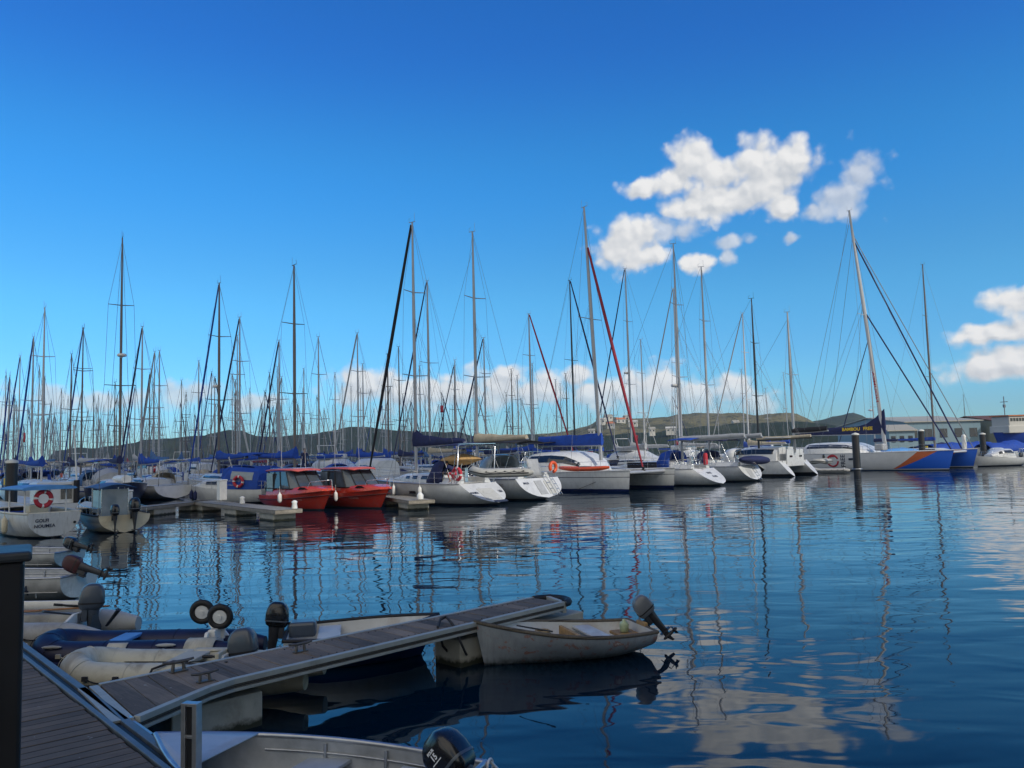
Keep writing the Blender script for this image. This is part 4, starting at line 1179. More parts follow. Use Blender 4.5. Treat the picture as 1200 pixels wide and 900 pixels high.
tpanel(d3, tp, -.95, -.25, .2, .32, 'ink', 'step_groove'); ttext(d3, tp, 'TIARE', .16, .35, .72)
dodger(d3, 3.8, 1.2, zc, 1.3, 1.4, 'gel', None)

# --- smaller catamaran seen from astern
h3m = hullmat('white hull with black waterline', WHITE, boot=(.012, .012, .014), h=.22)
P3 = U(958, 556, 0)
n0 = Vector((-H0.y, H0.x, 0))
bowp = P3 + H0 * 10.2
bx, by = PJ(bowp)
c3, surfs, O3, mx3, hm3, za3, prof3, _ = catamaran('white catamaran seen from its stern, dark tender hanging behind it', bx, by, 10.4, 4.6, 1.5, 1.45, 931, 366, h3m, H0, (.16, .66), 1.25, rake=0, cover='black', jib=None, ch=(.45, .4), boomz=1.7, bl=.3, scoop=1.2, frac=.95)
mb = MB(); mb.loft([[Vector((.95, y, z)) for y, z in ((-1.7, za3 - .5), (1.7, za3 - .5), (1.6, za3 + .95), (-1.6, za3 + .95))], [Vector((1.05, y, z)) for y, z in ((-1.7, za3 - .5), (1.7, za3 - .5), (1.55, za3 + .98), (-1.55, za3 + .98))]], 0, False)
mb.build('stern_bulkhead', ['gel'], c3, bevel=.03)
for yy in (-1.0, .9):
    g = MB(); g.box((.93, yy, za3 + .35), (.04, .5, .16)); g.build('window', ['glass'], c3)
mb = MB(); mb.grid([[Vector((.4 + 2.4 * i / 4, -2 + 4 * j / 6, za3 + 2.0 + .1 * sin(pi * j / 6))) for j in range(7)] for i in range(5)], 0); mb.build('cockpit_awning', ['gel'], c3, solid=.06)
t3 = davit_tender('grey inflatable tender with dark motor raised behind the stern-on catamaran', O3, H0, -.9, -1.6, .95, 2.9, pi / 2 + .2, m='hypg')
outboard(t3, (-.02, 0, .5), .9, .3, 'motork')
t4 = thing('dinghy', 'small white dinghy afloat beside the tall black pile', 'dinghy', U(990, 554, 0), ang(Vector((-.9, .4, 0))))
inflatable(t4, 3.0, 1.4, .2, ('hypg',)); bench(t4, 1.2, .5, .38)

# --- big catamaran with blue bows
def bluebow():
    m = bpy.data.materials.new('white hull with blue and orange bow'); m.use_nodes = True
    t = new_tree(m.node_tree); p = t.N['Principled BSDF']
    tc = t.node('ShaderNodeTexCoord').outputs['Object']
    s = t.node('ShaderNodeSeparateXYZ'); t.LK.new(tc, s.inputs[0])
    x, z = s.outputs[0], s.outputs[2]
    v = t.math('POWER', t.math('MAXIMUM', t.math('DIVIDE', z, 1.85), .001), .75)
    edge = t.math('MULTIPLY_ADD', v, 4.6, 10.2)
    b0 = t.math('GREATER_THAN', x, edge)
    o0 = t.math('MULTIPLY', t.math('GREATER_THAN', x, t.math('SUBTRACT', edge, t.math('MULTIPLY', v, 1.7))), t.math('LESS_THAN', x, edge))
    n = t.noise(tc, 1.5, 5, .6)
    c = t.mix(t.rng(n, .3, .7), (.60, .60, .60), (.70, .70, .69))
    c = t.mix(b0, c, (.012, .115, .62)); c = t.mix(o0, c, (.55, .13, .04))
    c = t.mix(t.math('LESS_THAN', z, .16), c, (.6, .62, .62)); c = t.mix(t.math('LESS_THAN', z, .08), c, (.02, .05, .12))
    t.put(p.inputs['Base Color'], c); p.inputs['Roughness'].default_value = .3
    return m
oc, surfs, O5, mx5, hm5, za5, prof5, mp5 = catamaran('large white catamaran with bright blue and orange bows and dark lettered sail cover', 1112, 551, 16.0, 7.6, 1.9, 1.85, 1037, 247, bluebow(), H1, (.10, .46), 1.1, 'mastw', 2.2, 'navy', None, (1.05, .55), 1.5, .58, .55, None, .20, frac=.9, peak=1.5, spreaders=1, sprd=1.6, zstep=.25)
sb = surfs[0][1]
mb = MB()
lx, lz = 5.0, 1.0
mb.torus((0, 0, 0), .55, .085, 30, 6, 0, None, .35, 2 * pi - .05)
mb.torus((0, 0, 0), .43, .05, 12, 6, 0, None, 1.2, 2.2)
mb.v = [sb.surf(lx + p.x, lz + p.y, -1, .015 + .012 * (p.z > 0)) for p in mb.v]
mb.build('round_red_emblem', ['redc'], surfs[0][0])
mb = MB()
text_on(mb, 'FREE', .62, lambda u, v: sb.surf(lx + 1.25 - v, lz - .02 + u, -1, .02), 0, 'CENTER', .01)
mb.build('lettering', ['ink'], surfs[0][0])
mb = MB(); mb.box((6.9, sb.surf(6.9, 1.15, -1)[1], 1.15), (.55, .06, .20)); mb.build('porthole', ['glass'], surfs[0][0])
cv = [o for o in oc.children if o.name.startswith('sail_cover')][0]
bz = 1.85 + .25 + 1.5
mb = MB()
text_on(mb, 'BAMBOU', .46, lambda u, v: Vector((mx5 - 3.3 + u * 1.0, -.215, bz + .42 + v)), 0, 'CENTER', .012)
text_on(mb, 'FREE', .46, lambda u, v: Vector((mx5 - 1.55 + u, -.225, bz + .44 + v)), 0, 'CENTER', .012)
mb.build('lettering', ['yellow'], cv)
# forestays to the beam and both bows
mb = MB()
hd = mp5(hm5 * .88); wv2 = mp5(hm5 * .60)
mb.tube([hd, (15.2, 1.5, 1.9)], .075, 6); mb.tube([wv2, (14.6, .2, 1.9)], .07, 6)
mb.build('furled_jib', ['navy'], oc)
mb = MB(); wire(mb, mp5(hm5 * .90), (15.6, 3.8, 1.95), .04); wire(mb, mp5(hm5 * .97), (1.2, -3.6, 1.9), .02); wire(mb, mp5(hm5 * .9), (.9, 3.6, 1.9), .02); wire(mb, mp5(hm5 * .62), (3.0, -3.7, 1.9), .014)
mb.build('running_backstay', ['wire'], oc)
mb = MB(); mb.box((mx5 - .2, -.6, 2.25), (.9, 1.4, .7)); mb.build('mast_base_cover', ['greyc'], oc, bevel=.15)
mb = MB(); mb.lathe([(.22, 0), (.24, .5), (.17, 1.0), (.22, 1.3), (.1, 1.45)], 10, 0, (14.8, 3.8, 1.85)); mb.build('furled_sail_bundle', ['white'], oc)
mb = MB(); text_on(mb, 'NOUMEA', .75, lambda u, v: mp5(2.1 + 6.3 + u) + Vector((v * .45 - .12, -.215, 0)), 0, 'CENTER', .01); mb.build('lettering', ['redc'], [o for o in oc.children if o.name.startswith('mast')][0])
rails(oc, sb, 16, .65, .1, .9, 2.0, False, False, y0=-3.8)

# ------------------------------------------------------------------ red water taxis
def water_taxi(label, bpx, bpy_, L=6.3, B=2.3, hh=None):
    h = Vector((.66, -.75, 0)).normalized()
    Pb = U(bpx, bpy_, 0); P = Pb - h * (L - .75)
    t = thing('water_taxi', label, 'motor boat', P, ang(h), 'red cabin boats at the pontoon')
    mb = MB()
    sheer, rings = hull_geo(mb, L, B, .72, 1.02, .3, .88, 0, .85, 20, 8, .3, 2.3, 2.4)
    hu = mb.build('hull', [hm('red hull paint', (.46, .035, .018), boot=(.045, .05, .055), h=.07, rough=.3, dirt=.3), 'redp', 'redp'], t)
    mb = MB(); sheer_rail(mb, sheer, .035, 0, n=20, dz=-.22, off=.02); mb.build('rubbing_strake', [mat('dark red rubber', (.10, .012, .01), .6)], hu)
    mb = MB()                                                     # raised fore cabin
    prof = [(.9, B * .43, .70, .38), (2.6, B * .435, .75, .40), (4.2, B * .41, .84, .38), (5.3, B * .32, .93, .30), (6.0, B * .16, 1.0, .12)]
    trunk(mb, prof, 0, 5); fc = mb.build('cabin_side', ['redp'], t)
    for s in (1, -1):
        g = MB(); g.grid([[Vector((4.45, s * .935, 1.06)), Vector((4.75, s * .92, 1.20))], [Vector((5.25, s * .80, 1.09)), Vector((5.05, s * .85, 1.19))]], 0, False)
        g.build('window', ['glass'], fc, solid=.02)
    # glazed wheelhouse
    zb, zt = 1.10, 1.98
    xb = (.95, 3.55, 4.45); hw0, hw1 = B * .425, B * .37
    ring = lambda z, f, w: [Vector((.95 + .02 * f, w, z)), Vector((3.7 - .65 * f, w, z)), Vector((4.35 - .95 * f, w * .72, z)), Vector((4.35 - .95 * f, -w * .72, z)), Vector((3.7 - .65 * f, -w, z)), Vector((.95 + .02 * f, -w, z))]
    g = MB(); g.loft([ring(zb, 0, hw0), ring(zt, 1, hw1)], 0, False); g.build('wheelhouse_glazing', [mat('taxi glass', (.05, .065, .08), .07, var=.5, vs=1.2, spec=.7)], t)
    fr = MB()
    r0, r1 = ring(zb, 0, hw0 + .012), ring(zt, 1, hw1 + .012)
    for k in range(6): fr.tube([r0[k], r1[k]], .045 if k in (0, 5) else .03, 6)
    for s, a, b_ in ((1, 0, 1), (-1, 5, 4)):
        for f in (.32, .62):
            fr.tube([r0[a].lerp(r0[b_], f), r1[a].lerp(r1[b_], f + .03)], .03, 6)
        fr.tube([r0[a], r0[b_]], .03, 6)
    fr.tube([r0[2], r0[3]], .03, 6); fr.tube([r0[1], r0[2]], .03, 6); fr.tube([r0[4], r0[3]], .03, 6); fr.tube([(r0[2] + r0[3]) / 2, (r1[2] + r1[3]) / 2], .03, 6)
    fr.build('window_frame', ['rubber'], t)
    mb = MB(); rows = []
    for i, (x, w, z) in enumerate(((.45, hw1 * .9, zt + .0), (.6, hw1 * 1.03, zt + .05), (2.2, hw1 * 1.08, zt + .09), (3.6, hw1 * .98, zt + .06), (4.0, hw1 * .75, zt + .0))):
        rows.append([Vector((x, w * cos(a) if k not in (0,) else w, z + .07 * sin(a))) for k, a in enumerate([pi * j / 10 for j in range(11)])])
    mb.grid(rows, 0); mb.build('roof', ['redroof'], t, solid=.05)
    mb = MB()
    for s in (.6, -.6): mb.tube([(.7, s, zt + .17), (3.4, s, zt + .19)], .016, 6)
    for x in (.9, 2.1, 3.2): mb.tube([(x, -.6, zt + .17), (x, .6, zt + .17)], .016, 6)
    mb.build('roof_rack', ['steel'], t)
    mb = MB(); mb.tube([(1.4, -.3, zt + .1), (1.25, -.3, zt + 2.2)], .012, 5); mb.tube([(2.6, .5, zt + .1), (2.5, .5, zt + 1.5)], .01, 5); mb.build('antenna', ['white'], t)
    for s in (1, -1):                                             # aft clear curtain panel
        g = MB(); g.box((1.35, s * (hw0 + .005), 1.42), (.72, .03, .98)); g.build('side_curtain', ['clear'], t)
    mb = MB()
    text_on(mb, 'Taxi boat', .24, lambda u, v: Vector((2.75 + u, -B * .437 - .012, .93 + v)), 0, 'CENTER', .004); text_on(mb, 'Noumea', .2, lambda u, v: sheer.surf(4.2 + u, .50 + v, -1, .02), 0)
    mb.build('lettering', [mat('pink lettering', (.62, .34, .30), .6)], t)
    mb = MB(); mb.tube([(5.0, .7, 1.02), (5.2, .6, 1.45), (6.35, 0, 1.55), (5.2, -.6, 1.45), (5.0, -.7, 1.02)], .02, 6); mb.tube([(6.35, 0, 1.55), (6.4, 0, 1.05)], .018, 6); mb.build('bow_rail', ['steel'], t)
    fenders(t, [(3.1, -1.25, .38)], h=.5)
    outboard(t, (-.06, .35, .80), 1.25, 0, 'motork', tiller=False); outboard(t, (-.06, -.35, .80), 1.25, 0, 'motork', tiller=False)
    return t
water_taxi('red cabin boat with pinkish roof moored at the end of the T-shaped pontoon', 380, 598)
water_taxi('red cabin boat between the other red boat and the scooped white sailboat', 447, 596)
w = UY(357, 553, 55); w.z = 1.0
person('person in dark navy clothes standing on deck behind the red cabin boats', (w.x, w.y, 1.55), -1.2, STANDJ, BR, STANDE, ['navy', 'skin', 'black'], lambda c: 1 if (c.z > 1.47 or (abs(c.y) > .2 and c.x > .16)) else (0 if c.z > .1 else 2), (.04, 0, 1.66))

# ------------------------------------------------------------------ small boats on the left
def golfi():
    h = Vector((-.76, .65, 0)).normalized(); P = U(62, 630, 0)
    t = thing('work_boat', 'open white work boat with blue canopy and lettered transom at the left edge', 'boat', P, ang(h))
    L, B, fb = 6.4, 2.15, .92
    mb = MB(); sheer, rings = hull_geo(mb, L, B, fb, 1.2, .3, .86, -.12, .6, 18, 8, .35, 2.2, 2.6, deck=False)
    hu = mb.build('hull', [hm('aged white hull', (.62, .63, .62), dirt=.5, boot=(.02, .025, .035), h=.06), 'cream', HULLS['aged white hull']], t)
    inn = MB(); inn.loft([[Vector((p.x + .05, p.y * .93, max(.28, p.z))) for p in r] for r in rings[:-1]], 0, True, False, False)
    inn.build('inner_liner', ['cream'], t)
    g = MB(); sheer_rail(g, sheer, .05, 0, n=18, off=-.02); g.tube([(-.05, -.92, fb - .01), (-.05, .92, fb - .01)], .045, 6); g.build('gunwale', ['cream'], t)
    fd = MB(); rows = []
    for i in range(7):
        q = .55 + .44 * i / 6; x, b_, z = sheer(q); rows.append([Vector((x, b_ * k / 3, z + .05 * (1 - (k / 3) ** 2))) for k in range(-3, 4)])
    fd.grid(rows, 0); fd.build('foredeck', ['cream'], t, solid=.03)
    bt = MB(); bt.grid([[Vector((2.4 + 1.2 * i / 3, -.85 + 1.7 * j / 4, .98 - .12 * sin(pi * j / 4))) for j in range(5)] for i in range(4)], 0); bt.build('blue_tarpaulin', ['blue'], t, solid=.03)
    cn = MB(); cn.box((1.5, .05, .75), (.6, .7, .9)); cn.build('console', ['cream'], t, bevel=.05)
    post = MB()
    for x in (.75, 2.3):
        for s in (.72, -.72):
            post = MB(); post.tube([(x, s, .3), (x, s, 1.78)], .03, 8); post.build('canopy_post', ['white'], t)
    cp = MB(); cp.loft([[Vector((x, 0.98 * cos(a), 1.80 + .13 * max(0, sin(a)) - .04 * (sin(a) < 0))) for a in [2 * pi * k / 16 for k in range(16)]] for x in (.35, .5, 1.5, 2.5, 2.65)])
    cp.build('canopy', ['lblue'], t)
    lifebuoy('life_ring', None, (.68, .1, 1.42), .27, .085, STAND, t)
    tp = lambda y, z, off=.015: Vector((-.12 * z / fb - off, y, z))
    ttext(t, tp, 'GOLFI', .17, .42, .60); ttext(t, tp, 'NOUMEA', .17, .32, .40)
    dr = MB(); dr.lathe([(.05, 0), (.05, .02)], 12, 0, (-.09, -.72, .52), Matrix.Rotation(-pi / 2, 3, 'Y')); dr.build('exhaust_outlet', ['rubber'], t)
    fenders(t, [(1.4, 1.17, .18), (3.0, 1.18, .22), (4.4, 1.0, .3)], m='cream', h=.6, r=.11)
golfi()
def console_boat():
    P = U(146, 624, 0); h = Vector((-.66, .75, 0)).normalized()
    t = thing('motor_boat', 'cream open motor boat with two black outboards and clear curtained console', 'boat', P, ang(h))
    L, B, fb = 5.6, 2.1, .68
    mb = MB(); sheer, rings = hull_geo(mb, L, B, fb, 1.0, .28, .9, 0, .6, 18, 8, .3, 2.3, 2.4, deck=False)
    mb.build('hull', [hullmat('cream over grey hull', (.46, .43, .34), boot=(.02, .025, .03), h=.05, dirt=.5, stripe=(.40, .72, (.20, .20, .20))), 'cream', 'cream'], t)
    inn = MB(); inn.loft([[Vector((p.x + .05, p.y * .9, max(.22, p.z))) for p in r] for r in rings[:-1]], 0, True, False, False); inn.build('inner_liner', ['cream'], t)
    g = MB(); sheer_rail(g, sheer, .045, 0, n=18, off=-.01); g.build('gunwale', ['rubber'], t)
    cd = MB(); rows = []
    for i in range(6):
        q = .62 + .37 * i / 5; x, b_, z = sheer(q); rows.append([Vector((x, b_ * k / 3, z + .04)) for k in range(-3, 4)])
    cd.grid(rows, 0); cd.build('foredeck', ['cream'], t, solid=.03)
    cn = MB(); cn.box((2.1, 0, .65), (.7, .8, .95)); cn.build('console', ['white'], t, bevel=.05)
    cu = MB(); cu.box((1.3, 0, 1.12), (.03, .95, 1.05)); cu.box((2.6, 0, 1.16), (.03, .95, .9))
    for s in (.48, -.48): cu.box((1.95, s, 1.16), (1.25, .03, .9))
    cu.build('clear_curtain', ['clear'], t)
    po = MB()
    for x in (1.3, 2.6):
        for s in (.5, -.5): po.tube([(x, s, .2), (x, s, 1.68)], .022, 6)
    po.build('top_frame', ['steel'], t)
    bm_ = MB(); bm_.grid([[Vector((.95 + 2.1 * i / 5, -.72 + 1.44 * j / 6, 1.68 + .16 * sin(pi * j / 6) + .05 * sin(pi * i / 5))) for j in range(7)] for i in range(6)], 0); bm_.build('bimini', ['mblue'], t, solid=.03)
    r = MB()
    for s in (1, -1):
        pts = [(sheer(q)[0], s * (sheer(q)[1] - .08), sheer(q)[2] + .28) for q in (.05, .2, .4, .6, .8, .95)]
        r.tube(pts, .014, 5)
        for p in pts: r.tube([p, (p[0], p[1], p[2] - .3)], .012, 5)
    r.build('guard_rail', ['steel'], t)
    rod = MB(); rod.tube([(.5, .8, .6), (.4, .82, 2.6)], .012, 5); rod.tube([(3.2, -.9, .7), (3.1, -.9, 3.0)], .012, 5); rod.build('antenna', ['wire'], t)
    outboard(t, (-.08, -.28, .74), 1.55, .0, 'motork', tiller=False); outboard(t, (-.08, .42, .66), 1.2, .0, 'motork', tiller=False)
console_boat()

def mid_boats():
    # dark navy yacht with the tallest mast on the left
    base = U(139.5, 542 + 971 * 2.7 / 54, 0)
    hmst = solve_h(base.x, base.y, 279)
    def extra(t, sheer, L, B, fb0, fb1):
        mb = MB(); mb.loft([[Vector((2.0 + 2.6 * f, 1.2 * cos(a), 1.35 + 1.0 * max(0, sin(a)) * (1 - .3 * f))) for a in [2 * pi * k / 14 for k in range(14)]] for f in (0, .1, .9, 1)]); mb.build('cockpit_tent', ['greyc'], t)
        mb = MB(); mb.loft([[Vector((6.9 + 2.6 * f, .5 * cos(a) * (1 - .4 * f), 1.65 + .25 * sin(a))) for a in [2 * pi * k / 10 for k in range(10)]] for f in (0, .2, .8, 1)]); mb.build('upturned_dinghy', ['white'], t)
    far_sloop('dark navy sailboat under the tallest mast of the left half, behind the curtained motor boat', None, base, Vector((.55, -.83, 0)).normalized(), 11.5, hmst, 'navy hull paint', 'mastb', 'navy', None, 2, .50, None, None, seed=21, fine=True, ext=extra)
    # white motor sailer with life ring
    P = UY(176, 569, 92); P.z = 0
    t = thing('motor_sailer', 'white pilothouse boat with a red life ring on its bow, beyond the white dock pedestal', 'boat', P - Vector((.6, -.79, 0)) * 3, ang(Vector((.62, -.78, 0))))
    mb = MB(); sheer, _ = hull_geo(mb, 9.5, 3.2, 1.1, 1.9, .3, .8, 0, 1.0, 14, 6); mb.build('hull', [HULLS['white hull paint'], 'deck', 'gel'], t)
    prof = [(1.5, 1.2, 1.1, 1.2), (2.5, 1.25, 1.1, 1.75), (5.0, 1.15, 1.2, 1.7), (6.2, .9, 1.3, .4)]
    mb = MB(); trunk(mb, prof); c = mb.build('cabin', ['gel'], t)
    for s in (1, -1):
        g = MB(); side_strip(g, prof, .25, .75, .5, .8, 0, s); g.build('window', ['glass'], c)
    lifebuoy('life_ring', None, (7.6, -.95, 2.0), .38, .11, Matrix.Rotation(pi / 2, 3, 'X'), t)
    rails(t, sheer, 9.5, .7, .3, .95)
    # cabin boat with blue canvas
    P = U(306, 591, 0); h = Vector((-.97, .25, 0)).normalized(); P = Vector((P.x, 51.5, 0))
    t = thing('cabin_boat', 'white cabin boat with royal blue canvas and a life ring, behind the T-shaped pontoon', 'boat', P, ang(h))
    mb = MB(); sheer, _ = hull_geo(mb, 5.6, 2.2, .85, 1.15, .3, .85, 0, .6, 14, 7); mb.build('hull', [HULLS['white hull paint'], 'deck', 'gel'], t)
    prof = [(2.6, .9, .9, .55), (3.0, .92, .92, .62), (4.2, .75, 1.0, .5), (5.0, .4, 1.08, .1)]
    mb = MB(); trunk(mb, prof); c = mb.build('cabin', ['gel'], t)
    for s in (1, -1):
        g = MB(); side_strip(g, prof, .1, .6, .4, .75, 0, s); g.build('window', ['glass'], c)
    mb = MB()
    prof2 = [(.25, .98, .85, 1.0), (.5, 1.0, .85, 1.25), (2.4, .95, .9, 1.35), (2.9, .8, 1.0, .7)]
    trunk(mb, prof2, 0, 3); cv = mb.build('canvas_tent', ['blue'], t)
    for s in (1, -1):
        g = MB(); side_strip(g, prof2, .35, .62, .45, .82, 0, s, .02, 3); g.build('clear_panel', ['clear'], cv)
    lifebuoy('life_ring', None, (1.5, 1.06, 1.35), .30, .09, Matrix.Rotation(pi / 2, 3, 'X'), t)
    rails(t, sheer, 5.6, .5, .45, .95, 1.0)
    fenders(t, [(5.0, .75, .3), (4.6, .92, .25)], m='navy')
mid_boats()

def behind_golfi():
    P = UY(66, 590, 40); P.z = 0; h = H0
    t = thing('cabin_boat', 'white cabin boat with a leaning white pole behind the blue canopied work boat', 'boat', P, ang(h))
    mb = MB(); sheer, _ = hull_geo(mb, 6.5, 2.3, .8, 1.1, .3, .85, 0, .6, 14, 7); mb.build('hull', [HULLS['cream hull paint'], 'deck', 'gel'], t)
    mb = MB(); mb.box((.9, -.15, 1.3), (1.1, 1.8, 1.1)); c = mb.build('cabin', ['gel'], t, bevel=.08)
    g = MB(); g.box((.34, -.55, 1.35), (.03, .5, .7)); g.build('window', ['glass'], c)
    mb = MB(); mb.tube([(.3, -1.0, .8), (.3, -1.0, 1.9)], .14, 8); mb.build('pole_socket', ['black'], t)
    mb = MB(); mb.tube([(.3, -1.0, 1.8), (.5, -.9, 4.6)], [.045, .03], 8); mb.build('pole', ['white'], t)
behind_golfi()

def right_boats():
    for k, (lab, px, py, h, L, two) in enumerate((('grey-sided speedboat with bow to the left, right of the blue bows', 1196, 545, Vector((-.95, -.3, 0)), 6.5, False), ('white speedboat at the right edge with a red figure-like cover on deck', 1245, 541, Vector((-.9, -.42, 0)), 7.5, True),
                                                  ('small white boat tucked between the blue bow and the speedboats', 1172, 541, Vector((-.6, -.8, 0)), 5.5, False))):
        P = U(px, py, 0)
        t = thing('speed_boat', lab, 'motor boat', P, ang(h), 'speedboats on the right')
        mb = MB(); sheer, _ = hull_geo(mb, L, 2.3, .8, 1.15, .3, .85, 0, .9, 14, 7); mb.build('hull', [HULLS['white hull paint' if k else 'pale grey hull paint'], 'deck', 'gel'], t)
        prof = [(1.5, .9, .8, .5), (1.8, .92, .8, .95), (3.0, .85, .9, .8), (4.2, .5, 1.0, .2)]
        mb = MB(); trunk(mb, prof); c = mb.build('cabin', ['gel'], t)
        for s in (1, -1):
            g = MB(); side_strip(g, prof, .3, .8, .5, .85, 0, s); g.build('window', ['glass'], c)
        rails(t, sheer, L, .5, .45, .95, 1.1)
        if two:
            mb = MB(); mb.lathe([(.0, 0), (.22, .05), (.26, .6), (.16, 1.2), (.1, 1.45), (0, 1.5)], 10, 0, (4.6, .5, 1.0)); mb.build('deck_cover', ['maroon'], t)
        outboard(t, (-.06, 0, .8), 1.3, .2, 'motork', tiller=False)
    # moored ship with blue hull
    P = UY(1262, 530, 140); P.z = 0
    t = thing('harbour_ship', 'harbour ship with royal blue hull and white wheelhouse with a row of windows', 'ship', P, ang(Vector((-.98, -.2, 0))))
    mb = MB(); sheer, _ = hull_geo(mb, 16, 6, 3.7, 3.9, .5, .85, 0, 1.5, 16, 8); mb.build('hull', [hm('ship blue paint', (.010, .05, .33), boot=(.2, .03, .02), h=.5), 'deck', HULLS['ship blue paint']], t)
    mb = MB(); mb.box((12.2, 0, 4.3), (5.2, 4.2, 1.2)); mb.box((12.4, 0, 5.6), (4.2, 3.8, 1.7)); w_ = mb.build('wheelhouse', ['wallw'], t, bevel=.1)
    for k in range(7):
        g = MB(); g.box((10.7 + k * .56, 1.92, 5.9), (.36, .1, .5)); g.build('window', ['glass'], w_)
    mb = MB(); mb.box((12.4, 0, 6.55), (4.7, 4.2, .16)); mb.build('wheelhouse_roof', ['roofo'], t)
    mb = MB(); mb.tube([(13.5, 0, 6.6), (13.5, 0, 9.8)], .07, 8); mb.tube([(13.5, -.8, 8.9), (13.5, .8, 8.9)], .05, 6); mb.box((13.5, 0, 8.2), (.3, .3, .5)); mb.build('signal_mast', ['wire'], t)
    for i, (px, py, Y, L, lab) in enumerate(((1122, 525, 118, 9, 'yacht hull under a large royal blue tarpaulin behind the blue bows'), (1150, 520, 150, 8, 'small boat under a high blue tarpaulin in front of the harbour ship'), (1062, 520, 110, 7, 'boat with light blue cover left of the middle pile on the right'), (1196, 524, 125, 10, 'long boat under a blue tarpaulin at the right edge'),
            (1098, 522, 128, 8, 'low boat under a dark blue tarpaulin between the two right-hand piles'), (1056, 523, 104, 6, 'small boat with pale blue cover just right of the big leaning mast'), (1180, 523, 108, 7, 'boat under a blue tarpaulin right of the capped pile behind the far bow'))):
        P = UY(px, py, Y); P.z = 0
        t = thing('covered_boat', lab, 'boat', P - Vector((L / 2, 0, 0)), ang(Vector((.97, .22, 0))))
        mb = MB(); sheer, _ = hull_geo(mb, L, 3, 1.0, 1.4, .3, .8, 0, .8, 12, 6); mb.build('hull', [HULLS['white hull paint'], 'deck', 'gel'], t)
        rnd = random.Random(i); mb = MB(); rows = []
        for k in range(9):
            f = k / 8; hgt = (.9 if i in (2, 5) else 1.6) * (.75 + .4 * rnd.random()) * (1 - .3 * abs(2 * f - 1))
            rows.append([Vector((.3 + (L - 1.0) * f, 1.55 * (1 - .35 * f ** 2) * cos(a), 1.0 + hgt * sin(a) ** .7)) for a in [pi * j / 10 for j in range(11)]])
        mb.grid(rows, 0); mb.build('tarpaulin', ['lblue' if i in (2, 5) else 'navy' if i == 4 else 'blue'], t, solid=.04)
right_boats()

# ------------------------------------------------------------------ near dock and finger pontoon
DZ = .55
DA, DB = U(40, 770, DZ), U(205, 895, DZ)
DX = (DB - DA).normalized(); DN = Vector((-DX.y, DX.x, 0))
def dock():
    t = thing('dock', 'dark timber walkway with aluminium edge track in the lower left corner', 'dock', (DA.x, DA.y, 0), ang(DX))
    rnd = random.Random(2)
    mb = MB(); x = -9.0
    while x < 13:
        mb.box((x + .07, -2.6 + rnd.uniform(-.01, .01), DZ - .02 + rnd.uniform(-.003, .003)), (.137, 4.96, .04), 0); x += .145
    mb.build('deck_boards', ['dock'], t, bevel=.004)
    for nm, y, w, z, hgt, m in (('edge_track', -.075, .045, DZ - .015, .05, 'track'), ('edge_track', .055, .07, DZ - .03, .06, 'track'), ('track_slot', -.008, .05, DZ - .05, .05, 'rubber')):
        mb = MB(); mb.box((2, y, z), (22, w, hgt)); mb.build(nm, [m], t, bevel=.006)
    mb = MB(); mb.box((2, .02, .28), (22, .10, .36)); mb.build('fascia', ['fascia'], t)
    mb = MB()
    for k in range(5): mb.box((-7 + k * 4.2, -1.6, .05), (2.2, 2.4, .6))
    mb.build('floats', ['conc'], t, bevel=.03); pass
dock()
FO = Vector((-3.72, 8.10, 0)); FX = Vector((.708, .706, 0)).normalized(); FN = Vector((-FX.y, FX.x, 0))
def fl(p): q = Vector((p.x, p.y, 0)) - FO; return (q.dot(FX), q.dot(FN))
